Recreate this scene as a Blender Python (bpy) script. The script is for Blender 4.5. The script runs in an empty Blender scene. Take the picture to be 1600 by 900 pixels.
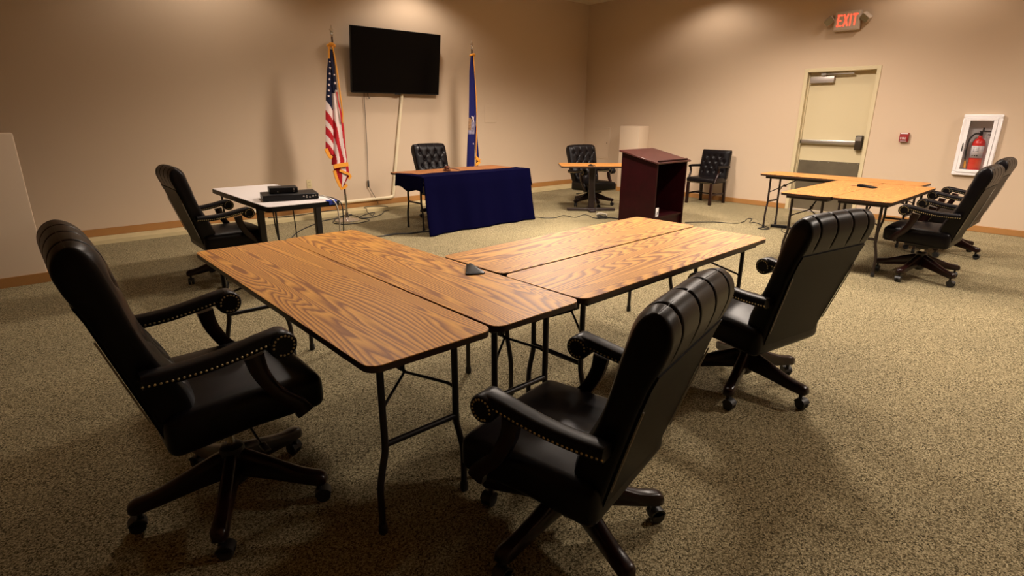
import bpy, bmesh, math, random
from mathutils import Vector, Matrix, Euler
random.seed(7)
R = math.radians
SC = bpy.context.scene
COL = SC.collection

# ------------------------------------------------------------------ camera
YAW, PITCH, ROLL, CAMH = R(41.96), R(17.256), R(0.215), 1.425
fw = Vector((math.sin(YAW)*math.cos(PITCH), math.cos(YAW)*math.cos(PITCH), -math.sin(PITCH)))
rt = Vector((math.cos(YAW), -math.sin(YAW), 0)); up = rt.cross(fw)
rt2 = rt*math.cos(ROLL) + up*math.sin(ROLL); up2 = -rt*math.sin(ROLL) + up*math.cos(ROLL)
cd = bpy.data.cameras.new('camera'); cam = bpy.data.objects.new('camera', cd); COL.objects.link(cam)
cd.sensor_width = 36; cd.lens = 874.9/1600*36; cd.clip_start = 0.05
M = Matrix((rt2, up2, -fw)).transposed().to_4x4(); M.translation = (0, 0, CAMH)
cam.matrix_world = M
SC.camera = cam

# ------------------------------------------------------------------ world, light, exposure
W = bpy.data.worlds.new('world'); SC.world = W; W.use_nodes = True
W.node_tree.nodes['Background'].inputs[0].default_value = (1.0, 0.82, 0.64, 1)
W.node_tree.nodes['Background'].inputs[1].default_value = 0.02
SC.view_settings.view_transform = 'Standard'; SC.view_settings.look = 'None'
SC.view_settings.gamma = 1; SC.view_settings.use_curve_mapping = False
SC.view_settings.exposure = 1.88
CEIL = 3.47
LIGHT_COL = (1.0, 0.86, 0.73)
# recessed ceiling downlights: (x, y, watts), several added only to even out the light
DOWNLIGHTS = [(2.2, 7.3, 18), (5.06, 7.3, 28), (8.45, 5.16, 19), (8.45, 2.24, 17),
              (5.0, 4.8, 330), (5.2, 1.9, 190), (7.0, 3.5, 200), (2.4, 4.6, 66), (5.4, -0.9, 165), (8.3, -0.7, 95), (2.4, 1.9, 12)]
for (lx, ly, lw) in DOWNLIGHTS:
    ld = bpy.data.lights.new('downlight_lamp', 'SPOT'); lo = bpy.data.objects.new('downlight_lamp', ld); COL.objects.link(lo)
    lo.location = (lx, ly, CEIL-0.02); ld.energy = lw; ld.color = LIGHT_COL
    ld.spot_size = R(147); ld.spot_blend = 0.5; ld.shadow_soft_size = 0.28 if ly < 6 and lx < 8 else 0.08

# ------------------------------------------------------------------ helpers
def tag(o, label=None, cat=None, group=None, kind=None):
    if label: o['label'] = label
    if cat: o['category'] = cat
    if group: o['group'] = group
    if kind: o['kind'] = kind
    return o

def empty(name, loc=(0, 0, 0), rz=0.0):
    o = bpy.data.objects.new(name, None); COL.objects.link(o)
    o.location = loc; o.rotation_euler = (0, 0, rz); o.empty_display_size = 0.1
    return o

def inst(name, mesh, parent=None, loc=(0, 0, 0), rot=(0, 0, 0)):
    o = bpy.data.objects.new(name, mesh); COL.objects.link(o)
    o.location = loc; o.rotation_euler = rot
    if parent: o.parent = parent
    return o

def catmull(pts, n=6, closed=False):
    P = [Vector(p) for p in pts]; out = []
    m = len(P)
    for i in range(m if closed else m-1):
        if closed: a, b, c, d = P[(i-1) % m], P[i], P[(i+1) % m], P[(i+2) % m]
        else: a, b, c, d = P[max(i-1, 0)], P[i], P[i+1], P[min(i+2, m-1)]
        for k in range(n):
            t = k/n
            out.append(0.5*((2*b) + (c-a)*t + (2*a-5*b+4*c-d)*t*t + (-a+3*b-3*c+d)*t**3))
    if not closed: out.append(P[-1].copy())
    return out

class MB:
    def __init__(s): s.v = []; s.f = []; s.m = []
    def add(s, verts, faces, mat=0, xf=None):
        b = len(s.v)
        s.v += [tuple(xf @ Vector(q)) if xf is not None else tuple(q) for q in verts]
        s.f += [tuple(b+i for i in f) for f in faces]; s.m += [mat]*len(faces)
        return s
    def box(s, x0, x1, y0, y1, z0, z1, mat=0, xf=None):
        v = [(x, y, z) for z in (z0, z1) for y in (y0, y1) for x in (x0, x1)]
        return s.add(v, [(0, 2, 3, 1), (4, 5, 7, 6), (0, 1, 5, 4), (2, 6, 7, 3), (0, 4, 6, 2), (1, 3, 7, 5)], mat, xf)
    def rbox(s, x0, x1, y0, y1, z0, z1, r=0.01, seg=2, mat=0, xf=None):
        bm = bmesh.new(); bmesh.ops.create_cube(bm, size=1)
        for q in bm.verts:
            q.co = ((x0+x1)/2+q.co.x*(x1-x0), (y0+y1)/2+q.co.y*(y1-y0), (z0+z1)/2+q.co.z*(z1-z0))
        bmesh.ops.bevel(bm, geom=bm.edges[:], offset=r, segments=seg, affect='EDGES', profile=0.5)
        bm.verts.index_update()
        v = [tuple(q.co) for q in bm.verts]; f = [tuple(q.index for q in fc.verts) for fc in bm.faces]
        bm.free(); return s.add(v, f, mat, xf)
    def prism(s, poly, z0, z1, mat=0, xf=None):
        n = len(poly)
        v = [(p[0], p[1], z0) for p in poly] + [(p[0], p[1], z1) for p in poly]
        f = [tuple(range(n-1, -1, -1)), tuple(range(n, 2*n))] + [(i, (i+1) % n, n+(i+1) % n, n+i) for i in range(n)]
        return s.add(v, f, mat, xf)
    def ringprism(s, po, pi, z0, z1, mat=0, xf=None):
        n = len(po)
        v = [(p[0], p[1], z) for z in (z0, z1) for p in po] + [(p[0], p[1], z) for z in (z0, z1) for p in pi]
        f = []
        for i in range(n):
            j = (i+1) % n
            f += [(i, j, n+j, n+i), (2*n+j, 2*n+i, 3*n+i, 3*n+j), (n+i, n+j, 3*n+j, 3*n+i), (j, i, 2*n+i, 2*n+j)]
        return s.add(v, f, mat, xf)
    def cyl(s, a, b, r0, r1=None, n=16, mat=0, xf=None, caps=True):
        r1 = r0 if r1 is None else r1
        a, b = Vector(a), Vector(b); d = (b-a).normalized()
        u = d.orthogonal().normalized(); w = d.cross(u)
        v = []
        for c, r in ((a, r0), (b, r1)):
            for k in range(n):
                t = 2*math.pi*k/n; v.append(c+(u*math.cos(t)+w*math.sin(t))*r)
        f = [(k, (k+1) % n, n+(k+1) % n, n+k) for k in range(n)]
        if caps: f += [tuple(range(n-1, -1, -1)), tuple(range(n, 2*n))]
        return s.add(v, f, mat, xf)
    def tube(s, pts, r, n=8, mat=0, closed=False, xf=None):
        P = [Vector(p) for p in pts]; m = len(P); v = []; f = []
        u = None
        for i in range(m):
            if closed: d = P[(i+1) % m]-P[i-1]
            else: d = P[min(i+1, m-1)]-P[max(i-1, 0)]
            if d.length < 1e-9: d = Vector((0, 0, 1))
            d.normalize()
            if u is None: u = d.orthogonal().normalized()
            else:
                u = u-d*u.dot(d)
                u = u.normalized() if u.length > 1e-6 else d.orthogonal().normalized()
            w = d.cross(u); rr = r(i/(m-1)) if callable(r) else r
            for k in range(n):
                t = 2*math.pi*k/n; v.append(P[i]+(u*math.cos(t)+w*math.sin(t))*rr)
        for i in range(m if closed else m-1):
            j = (i+1) % m
            for k in range(n):
                f.append((i*n+k, i*n+(k+1) % n, j*n+(k+1) % n, j*n+k))
        if not closed: f += [tuple(range(n-1, -1, -1)), tuple(range((m-1)*n, m*n))]
        return s.add(v, f, mat, xf)
    def lathe(s, prof, n=20, mat=0, xf=None):
        m = len(prof); v = []; f = []
        for (r, z) in prof:
            for k in range(n):
                t = 2*math.pi*k/n; v.append((r*math.cos(t), r*math.sin(t), z))
        for i in range(m-1):
            for k in range(n): f.append((i*n+k, i*n+(k+1) % n, (i+1)*n+(k+1) % n, (i+1)*n+k))
        f += [tuple(range(n-1, -1, -1)), tuple(range((m-1)*n, m*n))]
        return s.add(v, f, mat, xf)
    def loft(s, rings, mat=0, xf=None, caps=True):
        n = len(rings[0]); m = len(rings); v = [p for r in rings for p in r]
        f = [(i*n+k, i*n+(k+1) % n, (i+1)*n+(k+1) % n, (i+1)*n+k) for i in range(m-1) for k in range(n)]
        if caps: f += [tuple(range(n-1, -1, -1)), tuple(range((m-1)*n, m*n))]
        return s.add(v, f, mat, xf)
    def grid(s, pts, mat=0, xf=None, matfn=None, thick=None):
        nr, nc = len(pts), len(pts[0]); v = [p for r in pts for p in r]; b = len(s.v)
        s.v += [tuple(q) for q in v]
        for i in range(nr-1):
            for j in range(nc-1):
                s.f.append((b+i*nc+j, b+i*nc+j+1, b+(i+1)*nc+j+1, b+(i+1)*nc+j))
                s.m.append(matfn(i, j) if matfn else mat)
        return s
    def mesh(s, name, mats, angle=38, fix=True):
        me = bpy.data.meshes.new(name); me.from_pydata(s.v, [], s.f)
        for q in (mats if isinstance(mats, (list, tuple)) else [mats]): me.materials.append(q)
        me.polygons.foreach_set('material_index', s.m)
        if fix:
            bm = bmesh.new(); bm.from_mesh(me); bmesh.ops.recalc_face_normals(bm, faces=bm.faces); bm.to_mesh(me); bm.free()
        me.polygons.foreach_set('use_smooth', [True]*len(me.polygons)); me.set_sharp_from_angle(angle=R(angle))
        me.update(); return me
    def build(s, name, mats, parent=None, loc=(0, 0, 0), rot=(0, 0, 0), angle=38, fix=True):
        return inst(name, s.mesh(name, mats, angle, fix), parent, loc, rot)

def rrect(x0, x1, y0, y1, r, seg=6):
    out = []
    for cx, cy, a0 in ((x1-r, y1-r, 0), (x0+r, y1-r, 90), (x0+r, y0+r, 180), (x1-r, y0+r, 270)):
        for k in range(seg+1):
            a = R(a0+90*k/seg); out.append((cx+r*math.cos(a), cy+r*math.sin(a)))
    return out

def solidify(o, t, off=0.0):
    m = o.modifiers.new('solid', 'SOLIDIFY'); m.thickness = t; m.offset = off; return o

# ------------------------------------------------------------------ materials
def nt(name):
    m = bpy.data.materials.new(name); m.use_nodes = True
    t = m.node_tree; return m, t, t.nodes['Principled BSDF']
def N(t, typ, **kw):
    n = t.nodes.new(typ)
    for k, v in kw.items():
        if k in n.inputs: n.inputs[k].default_value = v
        else: setattr(n, k, v)
    return n
def ramp(t, stops, interp='LINEAR'):
    n = t.nodes.new('ShaderNodeValToRGB'); cr = n.color_ramp; cr.interpolation = interp
    while len(cr.elements) < len(stops): cr.elements.new(0.5)
    for e, (p, c) in zip(cr.elements, stops): e.position = p; e.color = (*c, 1)
    return n
def plain(name, col, rough=0.5, metal=0.0, bump=0.0, bscale=200, coat=0.0, spec=0.5, var=0.0, sheen=0.0):
    m, t, b = nt(name)
    b.inputs['Base Color'].default_value = (*col, 1); b.inputs['Roughness'].default_value = rough
    b.inputs['Metallic'].default_value = metal; b.inputs['Coat Weight'].default_value = coat
    b.inputs['Specular IOR Level'].default_value = spec; b.inputs['Sheen Weight'].default_value = sheen
    tc = N(t, 'ShaderNodeTexCoord')
    nz = N(t, 'ShaderNodeTexNoise', Scale=bscale, Detail=3.0); t.links.new(tc.outputs['Object'], nz.inputs['Vector'])
    if bump:
        bp = N(t, 'ShaderNodeBump', Strength=bump, Distance=0.002)
        t.links.new(nz.outputs['Fac'], bp.inputs['Height']); t.links.new(bp.outputs['Normal'], b.inputs['Normal'])
    if var:
        rp = ramp(t, [(0.3, tuple(c*(1-var) for c in col)), (0.7, tuple(min(1, c*(1+var)) for c in col))])
        t.links.new(nz.outputs['Fac'], rp.inputs['Fac']); t.links.new(rp.outputs['Color'], b.inputs['Base Color'])
    return m

def emit(name, col, st):
    m, t, b = nt(name); b.inputs['Base Color'].default_value = (*col, 1)
    b.inputs['Emission Color'].default_value = (*col, 1); b.inputs['Emission Strength'].default_value = st
    return m

def mat_carpet():
    m, t, b = nt('carpet_loop'); tc = N(t, 'ShaderNodeTexCoord')
    n1 = N(t, 'ShaderNodeTexNoise', Scale=90.0, Detail=2.0, Roughness=0.6)
    n2 = N(t, 'ShaderNodeTexNoise', Scale=1.3, Detail=3.0)
    n3 = N(t, 'ShaderNodeTexVoronoi', Scale=235.0)
    for n in (n1, n2, n3): t.links.new(tc.outputs['Object'], n.inputs['Vector'])
    sp = N(t, 'ShaderNodeSeparateColor'); t.links.new(n3.outputs['Color'], sp.inputs[0])
    ad = N(t, 'ShaderNodeMath', operation='MULTIPLY_ADD'); ad.inputs[1].default_value = 0.62
    sc1 = N(t, 'ShaderNodeMath', operation='MULTIPLY_ADD'); sc1.inputs[1].default_value = 0.75; sc1.inputs[2].default_value = -0.19
    t.links.new(n1.outputs['Fac'], sc1.inputs[0]); t.links.new(sp.outputs[0], ad.inputs[0]); t.links.new(sc1.outputs[0], ad.inputs[2])
    r1 = ramp(t, [(0.10, (0.018, 0.014, 0.006)), (0.28, (0.105, 0.084, 0.040)), (0.52, (0.31, 0.256, 0.146)), (0.85, (0.57, 0.49, 0.31))])
    t.links.new(ad.outputs[0], r1.inputs['Fac'])
    r3 = ramp(t, [(0.10, (1.0, 1.0, 1.0)), (0.9, (0.62, 0.60, 0.56))]); t.links.new(n3.outputs['Distance'], r3.inputs['Fac'])
    r2 = ramp(t, [(0.3, (0.86, 0.86, 0.86)), (0.7, (1.06, 1.05, 1.03))]); t.links.new(n2.outputs['Fac'], r2.inputs['Fac'])
    mx = N(t, 'ShaderNodeMix', data_type='RGBA', blend_type='MULTIPLY'); mx.inputs['Factor'].default_value = 1
    t.links.new(r1.outputs['Color'], mx.inputs['A']); t.links.new(r3.outputs['Color'], mx.inputs['B'])
    mx2 = N(t, 'ShaderNodeMix', data_type='RGBA', blend_type='MULTIPLY'); mx2.inputs['Factor'].default_value = 1
    t.links.new(mx.outputs['Result'], mx2.inputs['A']); t.links.new(r2.outputs['Color'], mx2.inputs['B'])
    t.links.new(mx2.outputs['Result'], b.inputs['Base Color'])
    b.inputs['Roughness'].default_value = 0.95; b.inputs['Specular IOR Level'].default_value = 0.15
    bp = N(t, 'ShaderNodeBump', Strength=0.15, Distance=0.004)
    t.links.new(n1.outputs['Fac'], bp.inputs['Height']); t.links.new(bp.outputs['Normal'], b.inputs['Normal'])
    return m

def mat_oak(name, dark, mid, light, rough=0.46, fscale=1.0):
    m, t, b = nt(name); tc = N(t, 'ShaderNodeTexCoord'); oi = N(t, 'ShaderNodeObjectInfo')
    mul = N(t, 'ShaderNodeMath', operation='MULTIPLY'); mul.inputs[1].default_value = 37.0
    t.links.new(oi.outputs['Random'], mul.inputs[0])
    ad = N(t, 'ShaderNodeVectorMath', operation='ADD')
    t.links.new(tc.outputs['Object'], ad.inputs[0]); t.links.new(mul.outputs[0], ad.inputs[1])
    mp = N(t, 'ShaderNodeMapping'); mp.inputs['Scale'].default_value = (0.40*fscale, 4.6*fscale, 1.0)
    t.links.new(ad.outputs[0], mp.inputs['Vector'])
    big = N(t, 'ShaderNodeTexNoise', Scale=1.0, Detail=1.6, Roughness=0.42, Distortion=0.45); t.links.new(mp.outputs[0], big.inputs['Vector'])
    mp2 = N(t, 'ShaderNodeMapping'); mp2.inputs['Scale'].default_value = (7.0, 60.0, 1.0); t.links.new(ad.outputs[0], mp2.inputs['Vector'])
    fib = N(t, 'ShaderNodeTexNoise', Scale=1.0, Detail=3.0); t.links.new(mp2.outputs[0], fib.inputs['Vector'])
    a1 = N(t, 'ShaderNodeMath', operation='MULTIPLY_ADD'); a1.inputs[1].default_value = 0.012
    t.links.new(fib.outputs['Fac'], a1.inputs[0]); t.links.new(big.outputs['Fac'], a1.inputs[2])
    a2 = N(t, 'ShaderNodeMath', operation='MULTIPLY'); a2.inputs[1].default_value = 38.0; t.links.new(a1.outputs[0], a2.inputs[0])
    fr = N(t, 'ShaderNodeMath', operation='FRACT'); t.links.new(a2.outputs[0], fr.inputs[0])
    rp = ramp(t, [(0.0, mid), (0.18, light), (0.50, mid), (0.78, dark), (0.90, dark), (1.0, mid)])
    t.links.new(fr.outputs[0], rp.inputs['Fac'])
    mp3 = N(t, 'ShaderNodeMapping'); mp3.inputs['Scale'].default_value = (10.0, 320.0, 1.0); t.links.new(ad.outputs[0], mp3.inputs['Vector'])
    por = N(t, 'ShaderNodeTexNoise', Scale=1.0, Detail=2.0); t.links.new(mp3.outputs[0], por.inputs['Vector'])
    r2 = ramp(t, [(0.33, (0.66, 0.58, 0.50)), (0.55, (1.05, 1.05, 1.05))]); t.links.new(por.outputs['Fac'], r2.inputs['Fac'])
    mx = N(t, 'ShaderNodeMix', data_type='RGBA', blend_type='MULTIPLY'); mx.inputs['Factor'].default_value = 0.5; b.inputs['Specular IOR Level'].default_value = 0.3
    t.links.new(rp.outputs['Color'], mx.inputs['A']); t.links.new(r2.outputs['Color'], mx.inputs['B'])
    t.links.new(mx.outputs['Result'], b.inputs['Base Color'])
    b.inputs['Roughness'].default_value = rough
    return m

CARPET = mat_carpet()
OAK = mat_oak('oak_laminate', (0.31, 0.108, 0.016), (0.61, 0.278, 0.044), (0.78, 0.390, 0.073))
OAK2 = mat_oak('oak_laminate_fine', (0.28, 0.10, 0.022), (0.46, 0.20, 0.050), (0.58, 0.275, 0.075), rough=0.5, fscale=1.6)
OAK3 = mat_oak('walnut_laminate', (0.17, 0.060, 0.018), (0.28, 0.105, 0.032), (0.36, 0.150, 0.048), rough=0.5, fscale=1.6)
WALL = plain('wall_paint', (0.535, 0.41, 0.292), 0.8, bump=0.15, bscale=140)
CREAM = plain('cream_enamel', (0.54, 0.455, 0.285), 0.42)
CONDUIT = plain('conduit_cream', (0.66, 0.56, 0.38), 0.45)
CREAMWALL = plain('cream_paint', (0.62, 0.49, 0.36), 0.7, bump=0.1, bscale=120)
LEDGE = plain('ledge_cream', (0.54, 0.44, 0.24), 0.7, var=0.1, bscale=5)
BASEB = plain('baseboard_vinyl', (0.34, 0.16, 0.045), 0.5, var=0.06, bscale=3)
CEILM = plain('ceiling_paint', (0.62, 0.52, 0.38), 0.9, bump=0.2, bscale=90)
LEATHER = plain('black_leather', (0.0035, 0.0024, 0.0032), 0.36, bump=0.08, bscale=260, spec=0.18)
VINYL = plain('rear_vinyl', (0.0030, 0.0022, 0.0012), 0.45, bump=0.1, bscale=300, spec=0.12)
MAHOG = plain('mahogany', (0.012, 0.0026, 0.0022), 0.28, coat=0.1, spec=0.3, var=0.3, bscale=18)
LECT = plain('lectern_veneer', (0.0170, 0.0014, 0.0022), 0.40, spec=0.18, var=0.2, bscale=10)
LECTTOP = plain('lectern_top_veneer', (0.055, 0.013, 0.011), 0.36, coat=0.15, var=0.2, bscale=12)
BRASS = plain('nailhead_brass', (0.62, 0.50, 0.27), 0.32, metal=0.9)
BLACKM = plain('black_steel', (0.012, 0.009, 0.010), 0.38, spec=0.5)
BROWNM = plain('brown_steel', (0.020, 0.011, 0.010), 0.38, spec=0.5)
EDGE = plain('dark_edge_band', (0.030, 0.014, 0.008), 0.42)
PLAST = plain('black_plastic', (0.006, 0.006, 0.007), 0.42, spec=0.25)
GLINTM = plain('welt_glint', (0.30, 0.27, 0.22), 0.3, spec=0.6)  # pale colour painting the glint on the back panel's welt
MICM = plain('microphone_black', (0.004, 0.004, 0.005), 0.35, spec=0.12)
RUBBER = plain('caster_rubber', (0.012, 0.012, 0.013), 0.5)
CHROME = plain('chrome', (0.62, 0.60, 0.57), 0.22, metal=1.0)
STEEL = plain('brushed_steel', (0.55, 0.52, 0.48), 0.36, metal=1.0)
KICK = plain('kick_plate_steel', (0.20, 0.17, 0.12), 0.45, metal=0.85, var=0.15, bscale=4)
ALU = plain('closer_aluminium', (0.42, 0.37, 0.34), 0.45, metal=0.6)
DARKBR = plain('dark_bronze', (0.045, 0.033, 0.022), 0.4, metal=0.5)
WHITE = plain('white_enamel', (0.80, 0.77, 0.78), 0.35)
WHITETOP = plain('white_laminate', (0.78, 0.72, 0.70), 0.35)
SCREEN = plain('tv_screen', (0.0015, 0.001, 0.001), 0.3, spec=0.08)
NAVYC = plain('navy_cloth', (0.0012, 0.0010, 0.0150), 0.9, bump=0.3, bscale=700, sheen=0.0, spec=0.03)
RED = plain('red_enamel', (0.50, 0.012, 0.010), 0.3, coat=0.3)
DRED = plain('alarm_red', (0.24, 0.004, 0.006), 0.4)
GOLD = plain('gold_fringe', (0.72, 0.29, 0.022), 0.75, bump=0.6, bscale=500)
FRED = plain('flag_red', (0.36, 0.010, 0.016), 0.8, spec=0.2)
FWHITE = plain('flag_white', (0.62, 0.50, 0.47), 0.8, spec=0.2)
FNAVY = plain('flag_navy', (0.006, 0.007, 0.026), 0.8, spec=0.2)
FBLUE = plain('flag_blue', (0.005, 0.0055, 0.070), 0.8, spec=0.2)
FSEAL = plain('flag_seal', (0.16, 0.14, 0.20), 0.8, var=0.5, bscale=30)
FSEALGOLD = plain('flag_seal_gold', (0.20, 0.11, 0.05), 0.8, var=0.4, bscale=40)
POLEW = plain('flag_pole_wood', (0.030, 0.012, 0.006), 0.35)
BROWNW = plain('gavel_wood', (0.085, 0.022, 0.010), 0.35)
BLUEP = plain('blue_tape', (0.03, 0.07, 0.55), 0.6)
IVORY = plain('ivory_plate', (0.55, 0.45, 0.26), 0.5)
CORDM = plain('black_cord', (0.012, 0.010, 0.009), 0.55)
CORDW = plain('white_cord', (0.55, 0.50, 0.42), 0.55)
EXITRED = emit('exit_letter_red', (1.0, 0.075, 0.035), 0.55)
SIGNW = plain('sign_housing', (0.50, 0.40, 0.31), 0.5)
LENS = plain('lamp_lens', (0.22, 0.19, 0.11), 0.3, coat=0.4)
LAMPE = emit('downlight_glow', (1.0, 0.82, 0.6), 6.0)
PAPER = plain('paper_white', (0.75, 0.72, 0.72), 0.8)
LABELM = plain('extinguisher_label', (0.50, 0.45, 0.46), 0.5)
YELLOW = plain('tag_yellow', (0.75, 0.38, 0.05), 0.6)
def glass():
    m, t, b = nt('clear_glass'); out = t.nodes['Material Output']
    tr = N(t, 'ShaderNodeBsdfTransparent'); gl = N(t, 'ShaderNodeBsdfGlossy', Roughness=0.03)
    mx = N(t, 'ShaderNodeMixShader', Fac=0.05)
    t.links.new(tr.outputs[0], mx.inputs[1]); t.links.new(gl.outputs[0], mx.inputs[2]); t.links.new(mx.outputs[0], out.inputs['Surface'])
    return m
GLASS = glass()

# ------------------------------------------------------------------ room shell
XR, YB = 9.2, 8.0
XL, YF = -3.2, -3.6
tag(MB().box(XL-.2, XR+.4, YF-.2, YB+.2, -0.1, 0).build('floor', CARPET), kind='structure')
tag(MB().box(XL-.2, XR+.4, YF-.2, YB+.2, CEIL, CEIL+.1).build('ceiling', CEILM), kind='structure')
tag(MB().box(XL-.2, XR+.2, YB, YB+.2, 0, CEIL).build('wall_back', WALL), kind='structure')
tag(MB().box(XL-.2, XL, YF, YB, 0, CEIL).build('wall_left', WALL), kind='structure')
tag(MB().box(XL-.2, XR+.2, YF-.2, YF, 0, CEIL).build('wall_front', WALL), kind='structure')
DY0, DY1, DZ = 2.768, 3.674, 2.03         # clear door opening
CY0, CY1, CZ0, CZ1 = 1.345, 1.640, 0.735, 1.395   # extinguisher cabinet recess
wr = MB()
def wbox(y0, y1, z0, z1): wr.box(XR, XR+.22, y0, y1, z0, z1)
wbox(DY1, YB+.2, 0, CEIL); wbox(DY0, DY1, DZ, CEIL); wbox(CY1, DY0, 0, CEIL)
wbox(CY0, CY1, 0, CZ0); wbox(CY0, CY1, CZ1, CEIL); wbox(YF-.2, CY0, 0, CEIL)
wr.box(XR+.16, XR+.22, CY0, CY1, CZ0, CZ1)
tag(wr.build('wall_right', WALL), kind='structure')
# low ledge along the back wall
LED = tag(MB().box(XL, XR, 7.70, YB, 0, 0.045).build('trim_1', LEDGE), kind='structure')
# baseboards
tag(MB().rbox(XL, XR, YB-.014, YB, 0.045, 0.132, 0.004, 1).build('baseboard_back', BASEB), kind='structure')
bb = MB()
for (y0, y1) in ((YF, 2.722), (3.724, 6.40), (6.84, 7.70)): bb.rbox(XR-.012, XR, y0, y1, 0, 0.080, 0.004, 1)
bb.rbox(XR-.012, XR, 7.70, YB-.014, 0.045, .132, .004, 1)
tag(bb.build('baseboard_right', BASEB), kind='structure')
# half-height chase on the right wall
hb = MB(); hb.rbox(8.885, XR-.001, 6.40, 6.84, 0.0, 1.22, 0.012, 2)
hbo = tag(hb.build('half_height_chase', CREAMWALL), 'cream half-height boxed chase against the wall behind the lectern', 'wall box')
b_ = MB(); b_.box(8.873, 8.885, 6.388, 6.84, 0, .08); b_.box(8.873, XR-.012, 6.388, 6.40, 0, .08); b_.build('baseboard_strip', BASEB, hbo)
# half wall at the left of the picture
hw = MB(); hw.rbox(-2.6, 0.130, 6.25, 6.42, 0, 1.262, 0.012, 2)
hwo = tag(hw.build('half_wall', CREAMWALL), 'cream half-height partition wall with a brown baseboard, at the far left', 'half wall')
b_ = MB(); b_.box(-2.6, .142, 6.238, 6.25, 0, .085); b_.box(.130, .142, 6.25, 6.42, 0, .085); b_.build('baseboard_strip', BASEB, hwo)

# ------------------------------------------------------------------ door
D = tag(empty('door_1', (XR, (DY0+DY1)/2, 0)), kind='structure')
dw = (DY1-DY0)/2
fr = MB()
for (a, b) in ((-dw-.05, -dw+.002), (dw-.002, dw+.05)):
    fr.rbox(-.014, .16, a, b, 0, DZ+.05, .003, 1)
fr.rbox(-.014, .16, -dw, dw, DZ-.002, DZ+.05, .003, 1)
for (a, b) in ((-dw, -dw+.016), (dw-.016, dw)): fr.box(.055, .080, a, b, 0, DZ)
fr.box(.055, .080, -dw, dw, DZ-.016, DZ)
fr.build('frame', CREAM, D)
leaf = MB().rbox(.080, .124, -dw+.003, dw-.003, .008, DZ-.003, .002, 1).build('leaf', CREAM, D)
LY = -dw
kp = MB().rbox(.0765, .080, -dw+.025, dw-.025, .02, .765, .001, 1).build('kick_plate', KICK, leaf)
sc_ = MB()
for k in range(7):
    yy = -dw+.05+k*(2*dw-.1)/6
    sc_.lathe([(.004, 0), (.004, .0015), (.001, .002)], 8, xf=Matrix.Translation((.0765, yy, .752)) @ Matrix.Rotation(R(-90), 4, 'Y'))
sc_.build('screw_row', STEEL, leaf)['kind'] = 'stuff'
pb = MB(); pb.rbox(.020, .058, -dw+.12, dw-.03, 1.012, 1.072, .006, 2); pb.box(.056, .080, dw-.06, dw-.03, 1.022, 1.064); pb.box(.056, .080, -.1, .0, 1.022, 1.064)
pb.build('panic_bar', STEEL, leaf)
MB().rbox(.015, .060, dw-.032, dw-.020, 1.014, 1.072, .003, 1).build('bar_end_cap', DARKBR, leaf)
lh = MB(); lh.rbox(.005, .080, -dw+.035, -dw+.125, .945, 1.150, .014, 2); lh.build('latch_housing', DARKBR, leaf)
MB().rbox(.004, .0065, -dw+.045, -dw+.115, 1.075, 1.13, .001, 1).build('latch_face', STEEL, leaf)
cl = MB(); cl.rbox(.022, .080, dw-.36, dw-.03, 1.878, 1.965, .006, 2); cl.build('closer_body', ALU, leaf)
ca = MB(); ca.rbox(.01, .03, dw-.62, dw-.20, 1.986, 2.002, .003, 1); ca.cyl((.04, dw-.24, 1.96), (.04, dw-.24, 2.0), .012); ca.rbox(.004, .04, dw-.25, dw-.18, 1.978, 2.012, .004, 1)
ca.build('closer_arm', STEEL, leaf)
tag(MB().box(-.01, .16, -dw, dw, 0, .010).build('threshold', ALU, D))

# ------------------------------------------------------------------ swivel chair meshes (facing +X, origin on the floor under the hub)
P0 = Vector((-0.205, 0, 0.385)); BD = Vector((-0.289, 0, 0.957)).normalized(); BN = Vector((0.957, 0, 0.289)).normalized()
BL = 0.722; S1 = 0.635
def back_hw(s): return 0.212+0.058*min(1, s/0.45)**0.8
def smooth(a, b, x):
    t = max(0, min(1, (x-a)/(b-a))); return t*t*(3-2*t)
def back_T(s): return 0.105+0.030*math.exp(-((s-.17)/.12)**2)+.012*smooth(.42, .62, s)
ROWS = [(0.20, 0), (0.295, 1), (0.39, 0), (0.485, 1), (0.58, 0)]
COLS = {0: (-.72, -.24, .24, .72), 1: (-.48, 0, .48)}
BUT = [(c*back_hw(s), s) for (s, k) in ROWS for c in COLS[k]]
SEGS = []
for i in range(len(ROWS)-1):
    for c in COLS[ROWS[i][1]]:
        for c2 in COLS[ROWS[i+1][1]]:
            if abs(c-c2) < .3: SEGS.append((c*back_hw(ROWS[i][0]), ROWS[i][0], c2*back_hw(ROWS[i+1][0]), ROWS[i+1][0]))
def segd(y, s, q):
    ax, ay, bx, by = q; dx, dy = bx-ax, by-ay
    t = max(0, min(1, ((y-ax)*dx+(s-ay)*dy)/(dx*dx+dy*dy)))
    return math.hypot(y-ax-t*dx, s-ay-t*dy)
def tuft(y, s):
    d = 0.0
    for (by, bs) in BUT:
        r2 = (y-by)**2+(s-bs)**2
        if r2 < .01: d += .020*math.exp(-r2/(2*.019**2))
    m = min(segd(y, s, q) for q in SEGS) if .15 < s < .62 else 1
    d += .011*math.exp(-(m/.0075)**2)
    return d
def vcrease(y, s):
    d = 0
    if s > .56:
        for c in COLS[0]:
            d += .0085*smooth(.56, .60, s)*math.exp(-((y-c*back_hw(.6))/.0042)**2)
    return d
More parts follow.
